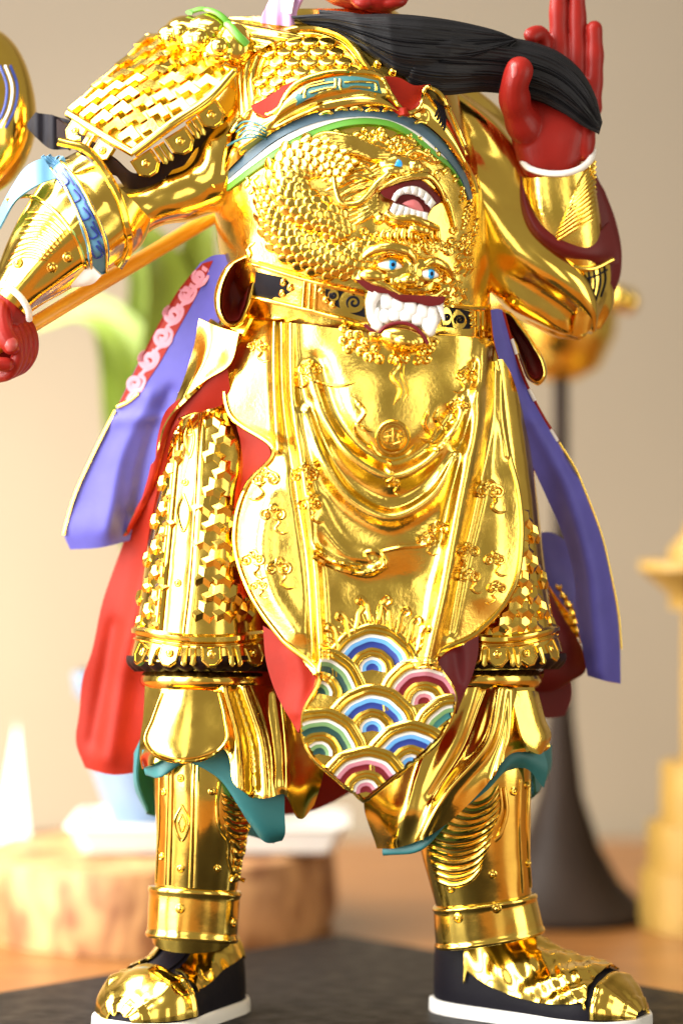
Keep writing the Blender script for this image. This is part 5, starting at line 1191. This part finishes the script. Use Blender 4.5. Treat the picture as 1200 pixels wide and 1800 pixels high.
# ---------------------------------------------------------------- viewer's-right arm
ua, bvUa = tube('upper_sleeve', [(770, 190, -40, 60, 60), (815, 255, -45, 84, 80), (868, 350, -55, 104, 92), (935, 445, -50, 110, 96), (995, 520, -45, 82, 80), (1025, 565, -45, 48, 50), (1035, 585, -45, 20, 22)], [g], ST, 72, 70, 2, lambda G, th: 7 * np.sin(th * 5 + G[..., 1] * .015) + 4 * np.sin(G[..., 1] * .05 + G[..., 0] * .02))
mb = MB(); mb.strand(spline(fl([(785, 168, -10), (830, 190, -20), (870, 225, -30), (905, 280, -38)]), 40), 7, 8); mb.build('dark_piping', [M['black']], ua)
fr_, bvFr = tube('bracer', [(1010, 470, -30, 52, 50), (998, 430, -18, 62, 58), (988, 380, -5, 66, 60), (980, 335, 5, 65, 58), (976, 305, 10, 62, 54), (975, 299, 11, 61, 53)], [gl], ST, 64, 60, 2.2)
mb = MB()
for k in range(12): line_on(mb, [(968 + 4 * k, 410 - 9 * k + 20), (1005 + 2 * k, 385 - 9 * k + 20), (1046, 352 - 9 * k + 30)], bvFr, 3.6, 18, .6, taper=(.15, .6))
mb.build('bracer_folds', [gl], fr_)
mb = MB(); mb.strand(spline(fl([(914, 278, 20), (930, 296, 52), (965, 305, 66), (1005, 302, 62), (1036, 282, 36), (1042, 264, 15)]), 40), 6, 8); mb.build('wrist_edge', [M['white']], ST)
mr, _ = patch('sleeve_lining', [[(905, 306, 10), (908, 360, 20), (930, 415, 30), (980, 455, 30), (1040, 468, 10), (1088, 462, -20)], [(918, 312, 25), (925, 362, 42), (950, 408, 52), (1000, 440, 46), (1050, 448, 20), (1086, 440, -15)], [(930, 330, 20), (942, 372, 36), (968, 405, 44), (1010, 425, 40), (1050, 410, 15), (1070, 390, -10)]], [M['maroon']], ST, 60, 20, 5, None, (0, 0, 0))
patch('sleeve_lining', [[(1044, 300, -30), (1052, 318, -35), (1062, 335, -40)], [(1048, 370, -20), (1066, 375, -30), (1082, 390, -45)], [(1040, 430, -10), (1070, 435, -25), (1092, 450, -50)], [(1050, 480, -10), (1075, 485, -30), (1088, 490, -50)], [(1062, 530, -20), (1072, 525, -35), (1078, 515, -45)]], [M['maroon']], mr, 20, 40, 5, None, (0, 0, 0))
mb = MB(); mb.strand(spline(fl([(903, 306, 14), (906, 360, 25), (928, 416, 35), (978, 458, 36), (1040, 472, 16), (1076, 456, -8)]), 60), 4.5, 8); mb.build('sleeve_edge', [g], mr)
cf, bvCf = patch('sleeve_cuff', [[(1020, 478, 20), (1045, 468, 12), (1070, 454, -10)], [(1018, 510, 24), (1045, 505, 14), (1072, 495, -15)], [(1012, 555, 18), (1040, 545, 10), (1064, 525, -15)], [(1005, 590, 0), (1030, 585, -5), (1050, 560, -20)]], [g], ua, 24, 30, 6, None, (0, 0, 0))
mb = MB()
for k in range(4): line_on(mb, [(1034 + 9 * k, 478 - 4 * k), (1036 + 9 * k, 505 - 4 * k), (1028 + 9 * k, 540 - 6 * k)], bvCf, 1.8, 20, 1)
line_on(mb, [(1030, 490), (1048, 484), (1066, 474)], bvCf, 1.8, 14, 1)
mb.build('cuff_lines', [M['black']], ua)
# raised hand
mb = MB()
def chain(pts, r, n=24): mb.strand(spline(fl(pts), n), np.interp(np.linspace(0, 1, n), np.linspace(0, 1, len(r)), r) * (1 + .05 * np.cos(np.linspace(0, 1, n) * 6 * math.pi)), 18, cap=True)
pal = tube_grid([(970, 300, 10, 50, 38), (966, 270, 16, 60, 40), (966, 235, 18, 70, 42), (974, 195, 12, 72, 38), (988, 158, 2, 66, 30), (1000, 130, -6, 52, 24)], 40, 30, 2.3); V, F = tube_mesh(pal); mb.add(V, F)
mb.ell((925, 215, 32), (34, 62, 30), rot=.22); mb.ell((1022, 235, 22), (24, 50, 24), rot=.1)
chain([(946, 252, 14), (918, 215, 50), (904, 175, 84), (905, 145, 106), (912, 124, 112)], [30, 32, 28, 27, 24])
chain([(985, 150, -6), (982, 90, -8), (981, 30, -10), (983, -45, -8)], [20, 18, 16.5, 14])
chain([(1014, 155, -8), (1014, 95, -10), (1014, 35, -12), (1013, -30, -10)], [19, 17, 16, 14])
chain([(1038, 190, -2), (1044, 130, -4), (1045, 80, -6), (1044, 50, -5)], [19, 16, 15.5, 13.5])
chain([(950, 165, -4), (950, 105, 4), (954, 70, 10), (946, 58, 26), (934, 62, 36)], [20, 17, 16.5, 16, 14])
hand, bvHd = mb.remesh('raised_hand', [M['skin']], ST, 1.6, 8)
pad('thumbnail', [(897, 128), (899, 112), (905, 108), (908, 118), (906, 134), (900, 138)], bvHd, M['nail'], hand, .3, 3, 24, .6)
mb = MB()
# beard
def beard(name, up, lo, d, thick, ng, amp):
    n = 90; A = spline(fl(up), n); B = spline(fl(lo), n); dd = np.interp(np.linspace(0, 1, n), np.linspace(0, 1, len(d)), d); tt = np.interp(np.linspace(0, 1, n), np.linspace(0, 1, len(thick)), thick)
    th = np.linspace(0, 2 * math.pi, 220, endpoint=False); c, s = np.cos(th), np.sin(th); G = np.zeros((n, 220, 3))
    f = (c + 1) / 2
    for i in range(n):
        gr = amp * (np.abs(np.sin(th * ng / 2 + 2.2 * np.sin(th * 3 + 1) + 1.3 * np.sin(th * 8 + i * .02) + .5 * math.sin(i * .06))) * (.75 + .45 * np.sin(th * 13 + i * .05)) - .5) * min(1, (n - 1 - i) / 6) + amp * .6 * np.sin(th * 7 + i * .03)
        q = B[i] * (1 - f[:, None]) + A[i] * f[:, None]
        ctr = (A[i] + B[i]) / 2
        G[i, :, :2] = q; G[i, :, 2] = dd[i] + (tt[i] + gr) * s
        G[i, :, 1] += gr * .5 * c
    V, F = tube_mesh(G); return mesh_obj(name, V, F, [M['beard']], ST, None, 70), tree(V, F)
bd, _ = beard('beard', [(512, 30), (560, 26), (620, 27), (690, 26), (760, 32), (830, 44), (880, 58), (905, 68)], [(545, 45), (600, 60), (650, 95), (700, 132), (760, 140), (830, 130), (880, 100), (908, 72)], [95, 112, 125, 128, 118, 100, 88, 80], [14, 24, 34, 38, 36, 28, 18, 4], 64, 3.2)
b2, _ = beard('beard_lock', [(700, 90), (740, 58), (800, 55), (870, 64), (930, 74), (980, 92), (1018, 122), (1044, 165), (1058, 215)], [(698, 110), (715, 150), (770, 166), (850, 162), (900, 168), (950, 180), (990, 200), (1025, 222), (1052, 236)], [118, 122, 110, 86, 66, 58, 54, 52, 48], [8, 28, 30, 27, 25, 27, 26, 22, 7], 64, 3.2)
b3, _ = beard('beard_lock', [(560, 18), (620, 24), (690, 40), (740, 60)], [(570, 50), (625, 80), (690, 120), (742, 148)], [100, 122, 132, 120], [10, 22, 26, 6], 48, 3)
# chin, cheek guards
mb = MB(); mb.ell((668, -22, 70), (58, 46, 50)); mb.ell((640, -40, 40), (95, 60, 80)); mb.ell((690, 2, 95), (26, 14, 20)); mb.ell((640, 4, 92), (22, 14, 20))
mb.remesh('head', [M['skin']], ST, 2.2, 5)
patch('helmet_strap', [[(486, -20, 60), (510, -20, 75), (535, -20, 80)], [(466, 15, 70), (495, 18, 88), (522, 22, 92)], [(458, 40, 78), (490, 44, 95), (520, 48, 96)]], [M['cheek']], ST, 20, 20, 6, lambda G: 4 * np.sin(G[..., 0] * .25), (0, 0, 0))
patch('helmet_strap', [[(498, -20, 86), (520, -20, 92)], [(494, 20, 96), (512, 24, 100)]], [M['white']], ST, 10, 12, 5, None, (0, 0, 0))
